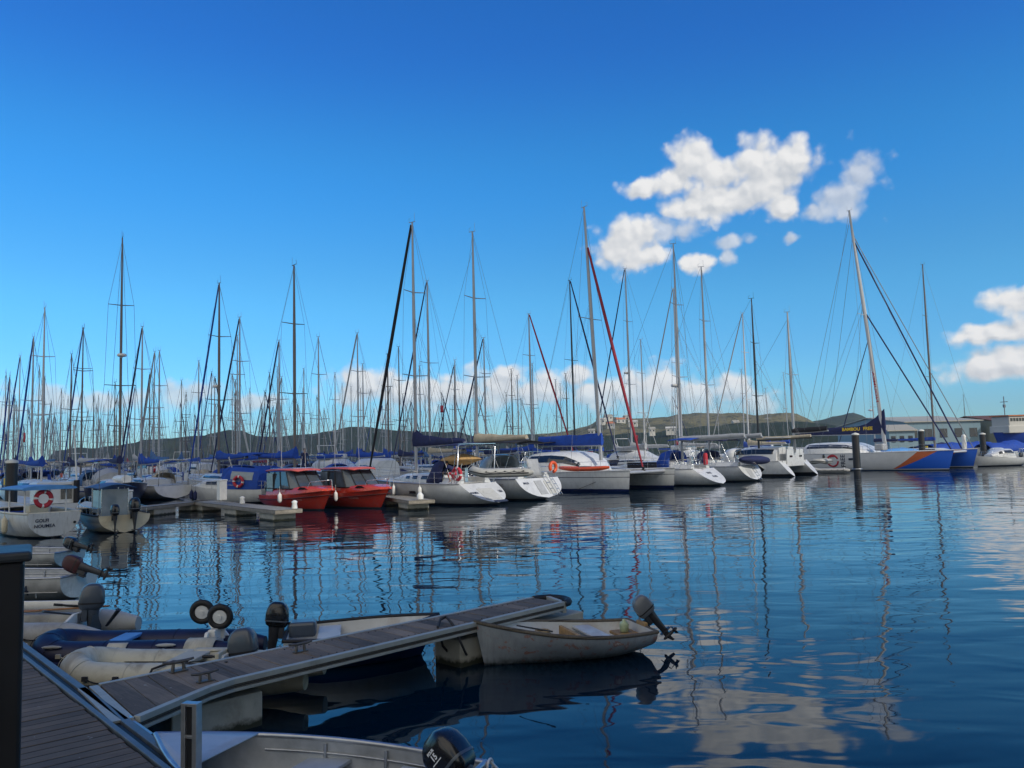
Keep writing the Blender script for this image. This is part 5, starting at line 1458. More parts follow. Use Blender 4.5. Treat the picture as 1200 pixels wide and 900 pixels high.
def finger():
    t = thing('finger_pontoon', 'narrow timber finger pontoon with pale side beam running out to the grey skiff', 'pontoon', FO, ang(FX))
    l0, l1 = fl(U(117, 802, DZ)), fl(U(638, 697.5, DZ))
    rr = [fl(U(px, py, DZ)) for px, py in ((160, 840), (244, 805), (272, 796), (659, 705.5))]
    def L(x): return l0[1] + (l1[1] - l0[1]) * (x - l0[0]) / (l1[0] - l0[0])
    def Rr(x):
        for i in range(3):
            a, b = rr[i], rr[i + 1]
            if x <= b[0] or i == 2: return a[1] + (b[1] - a[1]) * (x - a[0]) / (b[0] - a[0])
    xe = rr[3][0]; rnd = random.Random(7)
    s0 = rr[0][0]
    mb = MB(); x = 0.0; w = .205
    n = int((xe - .02) / w)
    for k in range(n + 1):
        a, b = k * w, min(xe, k * w + w - .007)
        if b - a < .03: continue
        # boards follow the root edge angle near the dock and are square to the finger further out
        def row(u):
            sk = max(0, 1 - u / 1.6)
            xl = u + (l0[0]) * sk; yr = Rr(max(s0, u + s0 * sk)); xr = u + s0 * sk
            return Vector((xl, L(xl) - .02, 0)), Vector((xr, yr + .03, 0))
        p0, q0 = row(a); p1, q1 = row(b); dz = rnd.uniform(-.003, .003)
        mb.prism([p + Vector((0, 0, DZ - .035 + dz)) for p in (p0, p1, q1, q0)], (0, 0, .035))
    mb.build('deck_boards', [planks('finger board timber', (.165, .125, .088), 0, .205, .0, .9)], t, bevel=.004)
    mb = MB()
    for k in range(n + 1):
        for off in (.05, .15):
            x = k * w + off
            if x > xe - .05 or x < 1.7: continue
            for y in (L(x) - .10, Rr(x) + .10): mb.lathe([(.009, DZ - .004), (.009, DZ + .0045)], 6, 0, (x, y, 0))
    mb.build('screw_heads', ['rubber'], t)
    edge = [Vector((x, y, 0)) for x, y in rr]
    def side(name, z0, z1, th, out, m, pts):
        mb = MB()
        for i in range(len(pts) - 1):
            a, b = pts[i], pts[i + 1]; d = (b - a).normalized(); nn = Vector((d.y, -d.x, 0))
            mb.prism([a + nn * out + Vector((0, 0, z0)), b + nn * out + Vector((0, 0, z0)), b + nn * (out + th) + Vector((0, 0, z0)), a + nn * (out + th) + Vector((0, 0, z0))], (0, 0, z1 - z0))
        mb.build(name, [m], t, bevel=.004)
    beamm = mat('pale beam', (.36, .37, .34), .5, .1, var=.12, vs=6, dirt=.3)
    side('side_beam', DZ - .045, DZ + .008, .07, -.03, beamm, edge)
    side('rub_strip', DZ - .085, DZ - .048, .05, -.02, 'fascia', edge)
    side('lower_beam', DZ - .12, DZ - .088, .05, -.02, beamm, edge)
    left = [Vector((l1[0], l1[1], 0)), Vector((l0[0], l0[1], 0))]
    side('side_beam', DZ - .15, DZ + .006, .06, -.02, beamm, left)
    side('end_beam', DZ - .15, DZ + .006, .06, -.02, beamm, [Vector((rr[3][0], rr[3][1] - .03, 0)), Vector((l1[0], l1[1] + .03, 0))])
    def flt(px0, py0, px1, py1, depth=.55, ln=None):
        a = fl(U(px0, py0, 0)); b = fl(U(px1, py1, 0))
        x0, x1 = min(a[0], b[0]), max(a[0], b[0])
        if ln: x1 = x0 + ln
        mb = MB(); ym = (L((x0 + x1) / 2) + Rr((x0 + x1) / 2)) / 2
        mb.box(((x0 + x1) / 2, ym, .06), (x1 - x0, depth, .56)); mb.build('float', ['conc'], t, bevel=.015)
    flt(178, 866, 281, 838, .62); flt(519, 778, 560, 760, .50, .8); flt(575, 745, 652, 733, .52, .9)
    # bumper at the outer end
    mb = MB(); ye = (l1[1] + rr[3][1]) / 2
    mb.torus((xe + .02, ye, DZ - .03), abs(l1[1] - rr[3][1]) / 2, .055, 18, 8, 0, None, -pi / 2, pi / 2); mb.build('end_bumper', ['rubber'], t)
    # root plates and hinge tube along the dock edge
    mb = MB(); a, b = Vector((l0[0], l0[1], 0)), Vector((rr[0][0], rr[0][1], 0)); d = (b - a).normalized(); nn = Vector((d.y, -d.x, 0))
    for o, w_ in ((.02, .075), (.12, .075)):
        mb.prism([a + nn * o + Vector((0, 0, DZ - .02)), b + nn * o + Vector((0, 0, DZ - .02)), b + nn * (o + w_) + Vector((0, 0, DZ - .02)), a + nn * (o + w_) + Vector((0, 0, DZ - .02))], (0, 0, .02))
    mb.build('root_plate', [beamm], t)
    return t, L, Rr
ft, FLf, FRf = finger()
def hinge():
    t = thing('hinge_tube', 'silver tube lying along the dock edge beside the upright frame', 'tube', U(152, 846, DZ - .05))
    o = t.location
    mb = MB(); a = Vector((0, 0, 0)); b = U(224, 899, DZ - .06) - Vector(o)
    mb.tube([a, b], .035, 12); mb.build('tube', ['alu'], t)
    for f in (.02, .45, .97):
        mb = MB(); p = a.lerp(b, f); d = (b - a).normalized(); mb.tube([p - d * .03, p + d * .03], .052, 12); mb.build('collar', ['rubber' if f != .02 else 'steel'], t)
hinge()
cm = mat('tarnished cleat metal', (.13, .12, .11), .5, .5, var=.3, vs=20, dirt=.4, dirtcol=(.12, .06, .03))
def cleat(label, px, py, s=1.0):
    p = U(px, py, DZ)
    t = thing('mooring_cleat', label, 'cleat', (p.x, p.y, DZ + .004), ang(FX), 'cleats on the finger pontoon')
    mb = MB()
    for x in (-.05 * s, .05 * s): mb.tube([(x * 1.2, 0, 0), (x, 0, .09 * s)], [.022 * s, .016 * s], 8)
    mb.box((0, 0, .004), (.18 * s, .07 * s, .012)); mb.build('base', [cm], t)
    mb = MB(); mb.tube([(-.16 * s, 0, .105 * s), (-.08 * s, 0, .095 * s), (.08 * s, 0, .095 * s), (.16 * s, 0, .105 * s)], [.012, .018 * s, .018 * s, .012], 8); mb.build('horn', [cm], t)
cleat('dull metal cleat near the pontoon root, against the white dinghy', 209, 787, 1.0)
cleat('dark cleat beside the pale side beam of the pontoon', 240, 799, .85)
cleat('small cleat half way along the pontoon by the black outboard', 352, 764, .9)
def upright():
    p = U(224, 905, DZ)
    t = thing('upright_frame', 'upright aluminium frame with two dark panels at the dock edge', 'frame', (p.x, p.y, DZ), -.24)
    w, hh = .088, UY(222, 823, p.y).z - DZ
    mb = MB()
    mb.box((-w / 2, 0, hh / 2 - .15), (.035, .07, hh + .3)); mb.box((w / 2, 0, hh / 2 - .15), (.035, .07, hh + .3))
    for z in (hh - .012, hh * .52, .02): mb.box((0, 0, z), (w, .066, .022))
    mb.build('frame', ['alu'], t, bevel=.004)
    for z in (hh * .76, hh * .27):
        mb = MB(); mb.box((0, 0, z), (w - .03, .03, hh * .46)); mb.build('panel', ['black'], t)
upright()
def pedestal():
    a = UY(38, 646, 4.9); zt = a.z; rz = atan2(-a.x, a.y)
    c = a + Matrix.Rotation(rz, 3, 'Z') @ Vector((-.37, .28, 0))
    t = thing('service_pedestal', 'tall black service pedestal at the left edge of the dock', 'pedestal', (c.x, c.y, DZ), rz)
    mb = MB(); mb.box((0, 0, (zt - DZ) / 2 - .03), (.66, .5, zt - DZ - .06)); mb.build('body', [mat('black powder coat', (.006, .006, .008), .55, var=.3, vs=2, dirt=.1, dirtcol=(.04, .04, .045))], t, bevel=.02)
    mb = MB(); mb.box((0, 0, zt - DZ - .03), (.74, .56, .06)); mb.build('cap', [mat('dark cap', (.03, .035, .04), .45, var=.2)], t, bevel=.02)
    mb = MB(); mb.box((.05, -.26, .8), (.3, .03, .4)); mb.build('hatch', ['black'], t, bevel=.01)
pedestal()

# ------------------------------------------------------------------ dinghies
def patch(t, pts, m, name, th=.006):
    mb = MB(); mb.grid(pts, 0, False); return mb.build(name, [m], t, solid=th)
def tube_patch(par, x0, x1, y, r, a0, a1, m, name, zc=None):
    zc = (r + .02) if zc is None else zc; rr = r * 1.0
    mb = MB(); mb.grid([[Vector((x0 + (x1 - x0) * i / 3, y + (rr + .008) * cos(a0 + (a1 - a0) * j / 5), zc + (rr + .008) * sin(a0 + (a1 - a0) * j / 5))) for j in range(6)] for i in range(4)], 0); return mb.build(name, [m], par, solid=.006)

def navy_dinghy():
    bow, st = Vector((-6.35, 11.10, 0)), Vector((-3.40, 11.02, 0))
    h = Vector((bow.x - st.x, bow.y - st.y, 0)); Lt = h.length; h.normalize()
    cone = .55
    t = thing('inflatable_dinghy', 'navy blue inflatable dinghy with two launching wheels flipped up', 'dinghy', Vector((st.x, st.y, .0)) + h * cone, ang(h), 'inflatable dinghies by the dock')
    L = Lt - cone; W = 1.07; r = .215
    pts, y = inflatable(t, L, W, r, ('hypn',), .10, cone=cone, strake='navy')
    tb = [o for o in t.children if o.name.startswith('tube')][0]
    # near (port) side fittings: handles, patches, valve
    tube_patch(tb, .95, 1.2, y, r, .55, 1.15, 'patch', 'patch'); tube_patch(tb, -.15, .22, y, r, .4, 1.75, 'patch', 'patch')
    for x in (.45, 1.9 if L > 2 else 1.4):
        mb = MB(); mb.loft([[Vector((x + .13 * f, y + (r + .02) * cos(.9) + .035 * cos(a) * (1 - f * f) ** .5, r + .02 + (r + .01) * sin(.9) + .025 * sin(a) * (1 - f * f) ** .5)) for a in [2 * pi * k / 8 for k in range(8)]] for f in (-.98, -.7, 0, .7, .98)]); mb.build('grab_handle', ['hypg'], t)
    mb = MB(); mb.lathe([(.07, 0), (.07, .02), (.04, .05), (0, .055)], 14, 0, (L - .06, .30, .36), Euler((0, 1.2, .6)).to_matrix()); mb.build('valve_cap', ['white'], t)
    bench(t, L * .5, y, r * 2 - .02, 'lblue', .24)
    # cone undersides pale
    for s in (1, -1):
        mb = MB(); mb.grid([[Vector((-cone * .96 + (cone * .9) * i / 5, s * y + (r * (.40 + .56 * (i / 5) ** .6)) * cos(-pi / 2 + s * (-.5 + 1.7 * j / 5)), r + .02 + (r * (.40 + .56 * (i / 5) ** .6)) * sin(-pi / 2 + s * (-.5 + 1.7 * j / 5)))) for j in range(6)] for i in range(6)], 0); mb.build('cone_underside', ['hypg'], tb, solid=.012)
    # launching wheels flipped up on the transom
    inv = Matrix.Translation(t.location) @ Matrix.Rotation(ang(h), 4, 'Z'); inv.invert()
    for px, py, D in ((237, 717, 11.25), (258, 722.5, 10.95)):
        c = inv @ UY(px, py, D)
        mb = MB(); mb.torus((0, 0, 0), .125, .042, 28, 10, 0); w = mb.build('launching_wheel', ['rubber'], t)
        hb = MB(); hb.lathe([(.085, -.03), (.092, -.02), (.092, .02), (.085, .03)], 20, 0); hb.lathe([(.03, -.055), (.03, .055)], 12, 0)
        for k in range(6):
            a = pi * k / 3; hb.box((.06 * cos(a), .06 * sin(a), .034), (.05, .016, .012), 0, a)
        hb.build('hub', ['white'], w)
        w.matrix_local = Matrix.Translation(c) @ Euler((pi / 2 - .12, 0, .12)).to_matrix().to_4x4()
        mb = MB(); b0 = Vector((-.03, c.y * .6 + .02, .38)); mb.prism([c + Vector((-.05, -.10, 0)), c + Vector((.05, -.10, 0)), b0 + Vector((.10, -.10, 0)), b0 + Vector((-.08, -.10, 0))], (0, .03, 0)); mb.tube([c + Vector((0, -.09, 0)), c + Vector((0, .03, 0))], .018, 8); mb.build('wheel_bracket', ['white'], t)
    mb = MB(); mb.box((-.02, .05, .42), (.10, .30, .22)); mb.build('motor_pad', ['white'], t, bevel=.015)
navy_dinghy()

def white_dinghy():
    h = Vector((-.99, .10, 0)).normalized(); P = Vector((-3.32, 9.86, 0)); L = 2.10
    t = thing('inflatable_dinghy', 'stained white inflatable dinghy with grey outboard lying along the finger pontoon', 'dinghy', P, ang(h), 'inflatable dinghies by the dock')
    pts, y = inflatable(t, L, 1.06, .205, ('hyp',), .10, cone=.98, strake='rope')
    tb = [o for o in t.children if o.name.startswith('tube')][0]
    mb = MB(); mb.box((.05, 0, .45), (.05, .66, .16)); mb.box((.55, .0, .40), (.30, .66, .05)); mb.build('thwart', ['patch'], t, bevel=.01)
    tube_patch(tb, .25, .62, -y, .205, 1.2, 2.6, 'patch', 'patch')
    outboard(t, (-.03, .02, .36), 1.0, .10, 'motor', steer=.12)
    mb = MB(); mb.tube([(.75, y + .12, .06), (.78, y + .22, .22), (.72, y + .17, .40), (.55, y + .03, .45), (.40, y - .02, .44)], .014, 6); mb.tube([(.55, y + .03, .45), (.1, y + .1, .42), (-.3, y + .5, .56)], .010, 5); mb.build('painter_rope', ['rope'], t)
    st = MB(); st.grid([[Vector((-.6 + 1.8 * i / 8, y + .208 * cos(1.75 + .5 * j / 3), .225 + .212 * sin(1.75 + .5 * j / 3))) for j in range(4)] for i in range(9)], 0); st.build('worn_strip', [mat('grimy hypalon', (.22, .19, .14), .8, var=.4, vs=6)], tb)
white_dinghy()

def grey_dinghy():
    st = U(140, 736, .25); h = Vector((-.995, .06, 0)).normalized(); P = Vector((st.x - .45, 12.42, 0))
    t = thing('inflatable_dinghy', 'pale grey inflatable dinghy with dark grey outboard and an orange paddle', 'dinghy', P, ang(h), 'inflatable dinghies by the dock')
    pts, y = inflatable(t, 2.9, 1.48, .23, ('hypg',), .12, cone=.55, strake=None)
    mb = MB(); mb.grid([[Vector((.0 + 2.2 * i / 6, -y + .15 + .03 * j, .46 + .09 * j)) for j in range(3)] for i in range(7)], 0); mb.build('wooden_gunwale', ['white'], t, solid=.02)
    outboard(t, (-.03, .10, .55), 1.05, -.05, 'motor', 'motor', steer=.5)
    mb = MB(); mb.loft([[Vector((.05 * 0 + dx, wx * cos(a), z + .0)) + Vector((-.22, .10, 0)) for a in [2 * pi * k / 12 for k in range(12)]] for z, wx, dx in ((.08, .06, 0), (.16, .15, 0), (.30, .17, 0), (.42, .10, 0), (.5, .08, 0))]); mb.build('motor_leg_cover', ['motor'], t)
    for a, b in (((.1, .1, .50), (.35, .45, .62)), ((-.45, .2, .36), (-.68, .3, .60))):
        mb = MB(); mb.tube([a, b], [.03, .045], 6, squash=.4); mb.build('motor_fin', ['leg'], t)
    p = thing('paddle', 'orange paddle lying in the pale grey dinghy', 'paddle', P + h * .25 + Vector((-h.y, h.x, 0)) * -.25 + Vector((0, 0, .52)), ang(h) + .12)
    mb = MB(); mb.loft([[Vector((.55 + .42 * f, .085 * sin(pi * min(1, .12 + f * .8)) * cos(a), .012 * sin(a))) for a in [2 * pi * k / 10 for k in range(10)]] for f in (0, .2, .5, .8, 1)]); mb.build('blade', ['ply'], p)
    mb = MB(); mb.tube([(-.45, 0, .03), (.58, 0, 0)], .015, 8); mb.build('shaft', ['ply'], p)
grey_dinghy()

def open_boat(t, L, B, fb0, fb1, outer, inner, rail, tw=.8, pw=2.0, sp=2.6, wall=.035, rake=.3, tm=.35, draft=.15, floorz=.07, railr=.025, lift=0.0):
    mb = MB(); sheer, rings = hull_geo(mb, L, B, fb0, fb1, draft, tw, 0, rake, 26, 10, tm, pw, sp, deck=False, lift=lift)
    hu = mb.build('hull', [outer, outer, outer], t)
    inn = MB(); rr = []
    for i, r in enumerate(rings[:-1]):
        xx = max(wall, 0) if i == 0 else 0
        c = [Vector((p.x + xx, math.copysign(max(0, abs(p.y) - wall), p.y), max(floorz, p.z + .01))) for p in r]
        rr.append(c)
    inn.loft(rr, 0, True, False, False)
    k = len(rr[0]); inn.add(rr[0], [tuple(range(k))], 0)
    il = inn.build('inner_skin', [inner], t)
    g = MB(); sheer_rail(g, sheer, railr, 0, n=26, off=-.01)
    g.tube([(0, -sheer(0)[1], sheer(0)[2]), (0, sheer(0)[1], sheer(0)[2])], railr, 6)
    g.build('gunwale', [rail], t)
    return sheer, hu, il

def chipped():
    m = bpy.data.materials.new('chipped grey blue paint'); m.use_nodes = True
    t = new_tree(m.node_tree); p = t.N['Principled BSDF']
    tc = t.node('ShaderNodeTexCoord').outputs['Object']
    s = t.node('ShaderNodeSeparateXYZ'); t.LK.new(tc, s.inputs[0])
    n = t.noise(tc, 3, 6, .65); n2 = t.noise(tc, 7, 6, .7, .5); n3 = t.noise(t.vmath('MULTIPLY', tc, (9, 9, 1.5)), 1.6, 5, .65)
    c = t.mix(t.rng(n, .3, .7), (.25, .285, .32), (.36, .39, .42))
    c = t.mix(t.rng(n3, .5, .75, 0, .45), c, (.17, .17, .17))
    c = t.mix(t.rng(n2, .57, .63, 0, .85), c, (.32, .13, .09))
    c = t.mix(t.rng(n2, .655, .69, 0, .95), c, (.52, .48, .45))
    low = t.rng(s.outputs[2], .0, .12, 1, 0)
    c = t.mix(t.math('MULTIPLY', low, t.rng(n3, .3, .6)), c, (.03, .04, .03))
    t.put(p.inputs['Base Color'], c); p.inputs['Roughness'].default_value = .5
    return m
def skiff():
    bow, st = U(559, 776, 0), U(748, 756, 0)
    h = Vector((bow.x - st.x, bow.y - st.y, 0)); L = h.length + .10; h.normalize()
    st = st + Vector((.03, -.22, 0))
    t = thing('skiff', 'weathered grey skiff with white interior and tilted silver outboard, moored at the pontoon end', 'boat', st, ang(h))
    L = L - .06
    sheer, hu, il = open_boat(t, L, 1.16, .31, .56, chipped(), 'whitew', 'fascia', .78, 2.0, 2.4, .03, .12, .4, .05, .06, .026, .06)
    for x, w in ((L * .30, .24), (L * .62, .22)):
        mb = MB(); mb.box((x, 0, .27), (w, 1.02 if x < L * .5 else .78, .03)); mb.build('thwart', ['whitew' if x < 1 else 'whitew'], t, bevel=.008)
    mb = MB(); mb.box((L * .44, 0, .22), (.05, .80, .22)); mb.build('bulkhead', ['stain'], t, bevel=.008)
    mb = MB(); mb.box((.20, 0, .20), (.30, .62, .04)); mb.build('stern_sheet', ['stain'], t, bevel=.008)
    mb = MB(); mb.box((-.0, 0, .32), (.05, .26, .10)); mb.build('motor_pad', ['stain'], t, bevel=.01)
    mb = MB(); mb.lathe([(.0, 0), (.06, .01), (.065, .11), (.045, .14), (.024, .15), (.024, .175), (0, .18)], 12, 0, (.22, -.10, .22)); mb.build('fuel_bottle', [mat('green tinted bottle', (.42, .50, .30), .35, var=.25, vs=14)], t)
    mb = MB()
    for k in range(5): mb.torus((L * .63, .12, .29 + .025 * k), .12 - .008 * k, .016, 18, 6)
    mb.build('rope_coil', [mat('tan rope', (.36, .25, .12), .9, var=.4, vs=25)], t)
    outboard(t, (-.05, 0, .40), .78, .66, 'motorl', steer=-.12, tiller=False)
    mb = MB(); mb.tube([(L * .80, .30, .53), (L * .78, .55, .55), (L * .70, .95, .56)], .010, 5); mb.build('mooring_rope', ['rope'], t)
    return t
skiff()
def pontoon_rope():
    t = thing('mooring_rope', 'dark rope looped over the pontoon edge beside the skiff bow', 'rope', U(520, 733, DZ))
    o = Vector(t.location)
    a, b, c = U(514, 726, DZ), U(522, 741, DZ), U(529, 726, DZ)
    mb = MB()
    pr = [U(513, 735, DZ + .02), U(516, 726, DZ + .05), U(523, 723, DZ + .06), U(530, 731, DZ + .03), U(536, 744, DZ - .1)]
    q1 = U(545, 764, .22); q2 = U(549, 771, .05)
    mb.tube([p - o for p in pr] + [q1 - o, q2 - o], .017, 6)
    f0 = U(513, 735, DZ + .02); e = U(519, 757, .26); e2 = U(528, 768, .10); e3 = U(536, 774, .02)
    mb.tube([f0 - o, e - o, e2 - o, e3 - o], .015, 6)
    mb.build('rope', ['rope'], t)
pontoon_rope()

def alu_boat(label, P, h, L, B, fb0, fb1, marks=None):
    t = thing('aluminium_dinghy', label, 'boat', P, ang(h), 'aluminium dinghies')
    sheer, hu, il = open_boat(t, L, B, fb0, fb1, 'alup', 'alup', 'alu', .88, 2.1, 3.2, .02, .25, .3, .14, .08, .022)
    st = MB()
    for s in (1, -1):
        for dz in (.10, .19, .28):
            st.tube([(sheer(q)[0], s * (sheer(q)[1] - .035), sheer(q)[2] - dz) for q in [.02 + .7 * i / 14 for i in range(15)]], .010, 5)
        for q in (.14, .34, .54):
            x, b, z = sheer(q); st.tube([(x, s * (b - .035), z - .03), (x, s * (b - .06), .1)], .014, 5)
    st.build('rib_stringers', ['alu'], il)
    return t, sheer, hu
def bottom_boat():
    P = Vector((-.48, 5.68, 0)); h = Vector((-.93, .365, 0)).normalized(); L = 2.52
    t, sheer, hu = alu_boat('bare aluminium dinghy with black outboard at the bottom edge', P, h, L, 1.36, .46, .60)
    fd = MB(); rows = []
    for i in range(7):
        q = .74 + .255 * i / 6; x, b, z = sheer(q); rows.append([Vector((x, (b - .015) * k / 3, z + .012)) for k in range(-3, 4)])
    fd.grid(rows, 0); fd.build('bow_deck', [mat('pale deck sheet', (.46, .50, .54), .45, .2, var=.1, dirt=.2)], t, solid=.01)
    for x, w in ((.52, .34), (1.32, .34)):
        mb = MB(); mb.box((x, 0, .34), (w, 1.22, .03)); mb.box((x + w / 2 - .02, 0, .22), (.015, 1.2, .22)); b = mb.build('thwart', [mat('thwart sheet', (.46, .50, .54), .4, .3, var=.1, dirt=.2)], t, bevel=.006)
        tx = MB(); text_on(tx, '101', .15, lambda u, v: Vector((x + v, .28 - u * -1, .3575)), 0, 'CENTER', .004); tx.build('lettering', ['inkr'], b)
    mb = MB(); mb.tube([(1.75, .2, .12), (1.9, .35, .10), (2.0, .1, .12), (1.85, -.1, .11), (1.7, .1, .13), (1.8, .4, .2), (1.9, .55, .45)], .012, 6); mb.build('rope', ['rope'], t)
    mb = MB(); mb.tube([(-.02, -.62, .46), (-.06, -.66, .40), (-.04, -.63, .30)], .012, 6); mb.torus((-.03, -.60, .43), .05, .01, 14, 6, 0, STAND); mb.build('stern_handle', ['white'], t)
    def marks(cw, R):
        mb = MB()
        fn = lambda u, v: R @ Vector((-.15 - u, .174, .30 + v))
        text_on(mb, '15', .085, fn, 0, 'CENTER', .003)
        mb.add([fn(-.075, -.032), fn(.075, -.032), fn(.075, -.022), fn(-.075, -.022)], [(0, 1, 2, 3)])
        text_on(mb, 'FOUR', .04, lambda u, v: fn(u, v + .075), 0, 'CENTER', .002)
        mb.build('lettering', ['inkw'], cw)
    outboard(t, (-.05, .0, .50), .94, .85, 'motork', steer=-.2, tiller=False, marks=marks)
bottom_boat()
def left_alu():
    P = U(93, 700, 0); h = Vector((-.99, .10, 0)).normalized()
    t, sheer, hu = alu_boat('aluminium dinghy marked 154 with tilted red and black outboard', P, h, 3.6, 1.4, .48, .62)
    mb = MB(); text_on(mb, '154', .26, lambda u, v: sheer.surf(.82 - u, .16 + v, 1, .012), 0, 'CENTER', .006); mb.build('lettering', ['ink'], hu)
    mb = MB(); mb.box((.5, 0, .36), (.3, 1.25, .03)); mb.build('thwart', ['alup'], t)
    outboard(t, (-.05, .1, .52), 1.0, 1.15, mat('dull red cowling', (.05, .012, .014), .5, var=.3, vs=9, dirt=.3, dirtcol=(.02, .02, .02)), steer=.2)
    P = U(52, 672, 0) + Vector((0, 1.2, 0)); P.z = 0
    t, sheer, hu = alu_boat('aluminium dinghy beyond the one marked 154, its motor leg raised', P, Vector((-.98, .18, 0)).normalized(), 3.4, 1.35, .42, .56)
    outboard(t, (-.05, -.1, .46), .95, 1.25, 'motork', tiller=False)
left_alu()
def behind_finger():
    st, bow = U(336, 778, 0), U(476, 768, 0)
    h = Vector((bow.x - st.x, bow.y - st.y, 0)); L = h.length + .45; h.normalize()
    t = thing('dinghy', 'blue and white dinghy with black outboard on the far side of the finger pontoon', 'dinghy', st, ang(h))
    sheer, hu, il = open_boat(t, L, 1.25, .40, .52, hullmat('white over blue dinghy', (.46, .50, .50), boot=(.02, .05, .16), h=.14, dirt=.4), 'whitew', 'rubber', .84, 2.1, 2.6, .03, .25, .35, .14)
    mb = MB(); mb.box((.55, 0, .34), (.3, 1.1, .04)); mb.build('thwart', ['whitew'], t, bevel=.01)
    mb = MB(); mb.box((.2, .15, .42), (.36, .3, .2)); mb.build('fuel_tank', ['motor'], t, bevel=.04)
    outboard(t, (-.05, .10, .44), .92, .12, 'motork')
behind_finger()

# ------------------------------------------------------------------ piles and pontoons of the marina
def pile(label, px, py_top, D, r, cap=True):
    p = UY(px, py_top, D)
    t = thing('mooring_pile', label, 'pile', (p.x, p.y, 0), 0, 'capped marina piles')
    mb = MB(); mb.lathe([(r, -.6), (r, p.z - (r * .5 if cap else 0))], 18); mb.build('sleeve', ['pile'], t)
    mb = MB(); zc = p.z - r * .5
    mb.lathe([(r * 1.06, zc - .05), (r * 1.06, zc + .05), (r * .25, zc + r * .45), (0, zc + r * .5)], 18); mb.build('cap', ['cap'], t)
    mb = MB(); mb.torus((0, 0, .55), r * 1.25, .05, 18, 6); mb.build('guide_ring', ['alu'], t)
pile('tall black pile standing before the white hull of the blue-bowed catamaran', 1002, 507, 70, .30)
pile('black pile behind the deck of the blue-bowed catamaran', 1079, 503, 95, .34)
pile('black pile behind the far blue bow, below a blue tarpaulin', 1151, 507, 100, .34)
pile('thick black pile at the left edge behind the canopied work boat', 14, 538, 36, .24)
pile('short dark pile among the hulls behind the red cabin boats', 357, 560, 62, .25)

def pontoon(name, label, a, b, w, floats, z=.5, group='marina pontoons'):
    a, b = Vector((a.x, a.y, 0)), Vector((b.x, b.y, 0)); d = b - a; L = d.length; d.normalize()
    t = thing(name, label, 'pontoon', a, ang(d), group)
    mb = MB(); mb.box((L / 2, 0, z - .04), (L, w, .06)); mb.build('deck', ['pdeck'], t)
    mb = MB()
    for s in (1, -1): mb.box((L / 2, s * (w / 2 + .03), z - .085), (L, .06, .17))
    mb.box((L + .03, 0, z - .085), (.06, w + .12, .17)); mb.box((-.03, 0, z - .085), (.06, w + .12, .17)); mb.build('edge_beam', ['pfascia'], t)
    for f in floats:
        mb = MB(); mb.box((L * f, 0, .06), (1.7, w * .92, .60)); mb.build('float', ['conc'], t, bevel=.04)
    return t, d, L
pt, d, L = pontoon('pontoon', 'T-shaped pontoon end beside the first red cabin boat', U(234, 586.5, .5), U(338, 597, .5), 1.1, (.1, .52, .9))
for x, y in ((L - .3, .4), (L * .45, .4)):
    mb = MB(); mb.lathe([(.12, .5), (.13, .55), (.10, .72), (.13, .80), (.05, .86)], 10, 0, (x, y, 0)); mb.build('bollard', ['white'], pt)
pontoon('pontoon', 'walkway pontoon running from the two-outboard boat to the T-shaped end', U(152, 595, .5), U(240, 586, .5), .9, (.35, .85))
p3, d, L = pontoon('pontoon', 'dark pontoon between the second red boat and the scooped sailboat', U(440, 578, .5), U(494, 586, .5), 1.2, (.4, .85))
mb = MB(); mb.lathe([(.16, .5), (.17, .7), (.08, .82), (0, .86)], 10, 0, (L - .9, .2, 0)); mb.build('bollard', ['white'], p3)
def white_pedestal(label, px, py, D, hgt, w):
    p = UY(px, py, D)
    t = thing('service_pedestal', label, 'pedestal', (p.x, p.y, .5), ang(H0))
    mb = MB(); mb.box((0, 0, hgt / 2), (w, w, hgt)); mb.build('body', ['white'], t, bevel=.05)
    mb = MB(); mb.box((0, 0, hgt + .04), (w * 1.08, w * 1.08, .09)); mb.build('cap', ['white'], t, bevel=.03)
    mb = MB(); mb.box((0, -w / 2 - .006, hgt * .75), (w * .5, .02, hgt * .2)); mb.build('socket_panel', ['glass'], t)
white_pedestal('white service pedestal on the T-shaped pontoon', 260, 585, 45.5, 1.05, .42)
white_pedestal('white service pedestal right behind the two black outboards', 148, 597, 35.5, .95, .40)

# ------------------------------------------------------------------ the packed rows of yachts behind
PLACED = []
for o in list(SC.objects):
    if o.parent is None and o.get('category') in ('sailboat', 'catamaran', 'motor boat', 'boat', 'ship') and o.location.y > 25:
        for k in (1, 3.5, 6, 8.5, 11):
            for q in ((-3, 0, 3) if o['category'] == 'catamaran' else (0,)):
                a_ = o.rotation_euler.z
                PLACED.append((o.location.x + k * cos(a_) - q * sin(a_), o.location.y + k * sin(a_) + q * cos(a_)))
def dmin(px):                             # nothing of the pack stands in front of the near row
    return 60 if px < 330 else 60 + (px - 330) * .065 if px < 560 else 76 + (px - 560) * .085 if px < 960 else 112
def clear_at(x, y, hd, L, rmin=2.6):
    return all(min(((x + hd.x * k) - a) ** 2 + ((y + hd.y * k) - b) ** 2 for k in (-L * .35, 0, L * .3)) > rmin * rmin for a, b in PLACED)
def note(x, y, hd, L):
    for k in (-L * .35, 0, L * .3): PLACED.append((x + hd.x * k, y + hd.y * k))
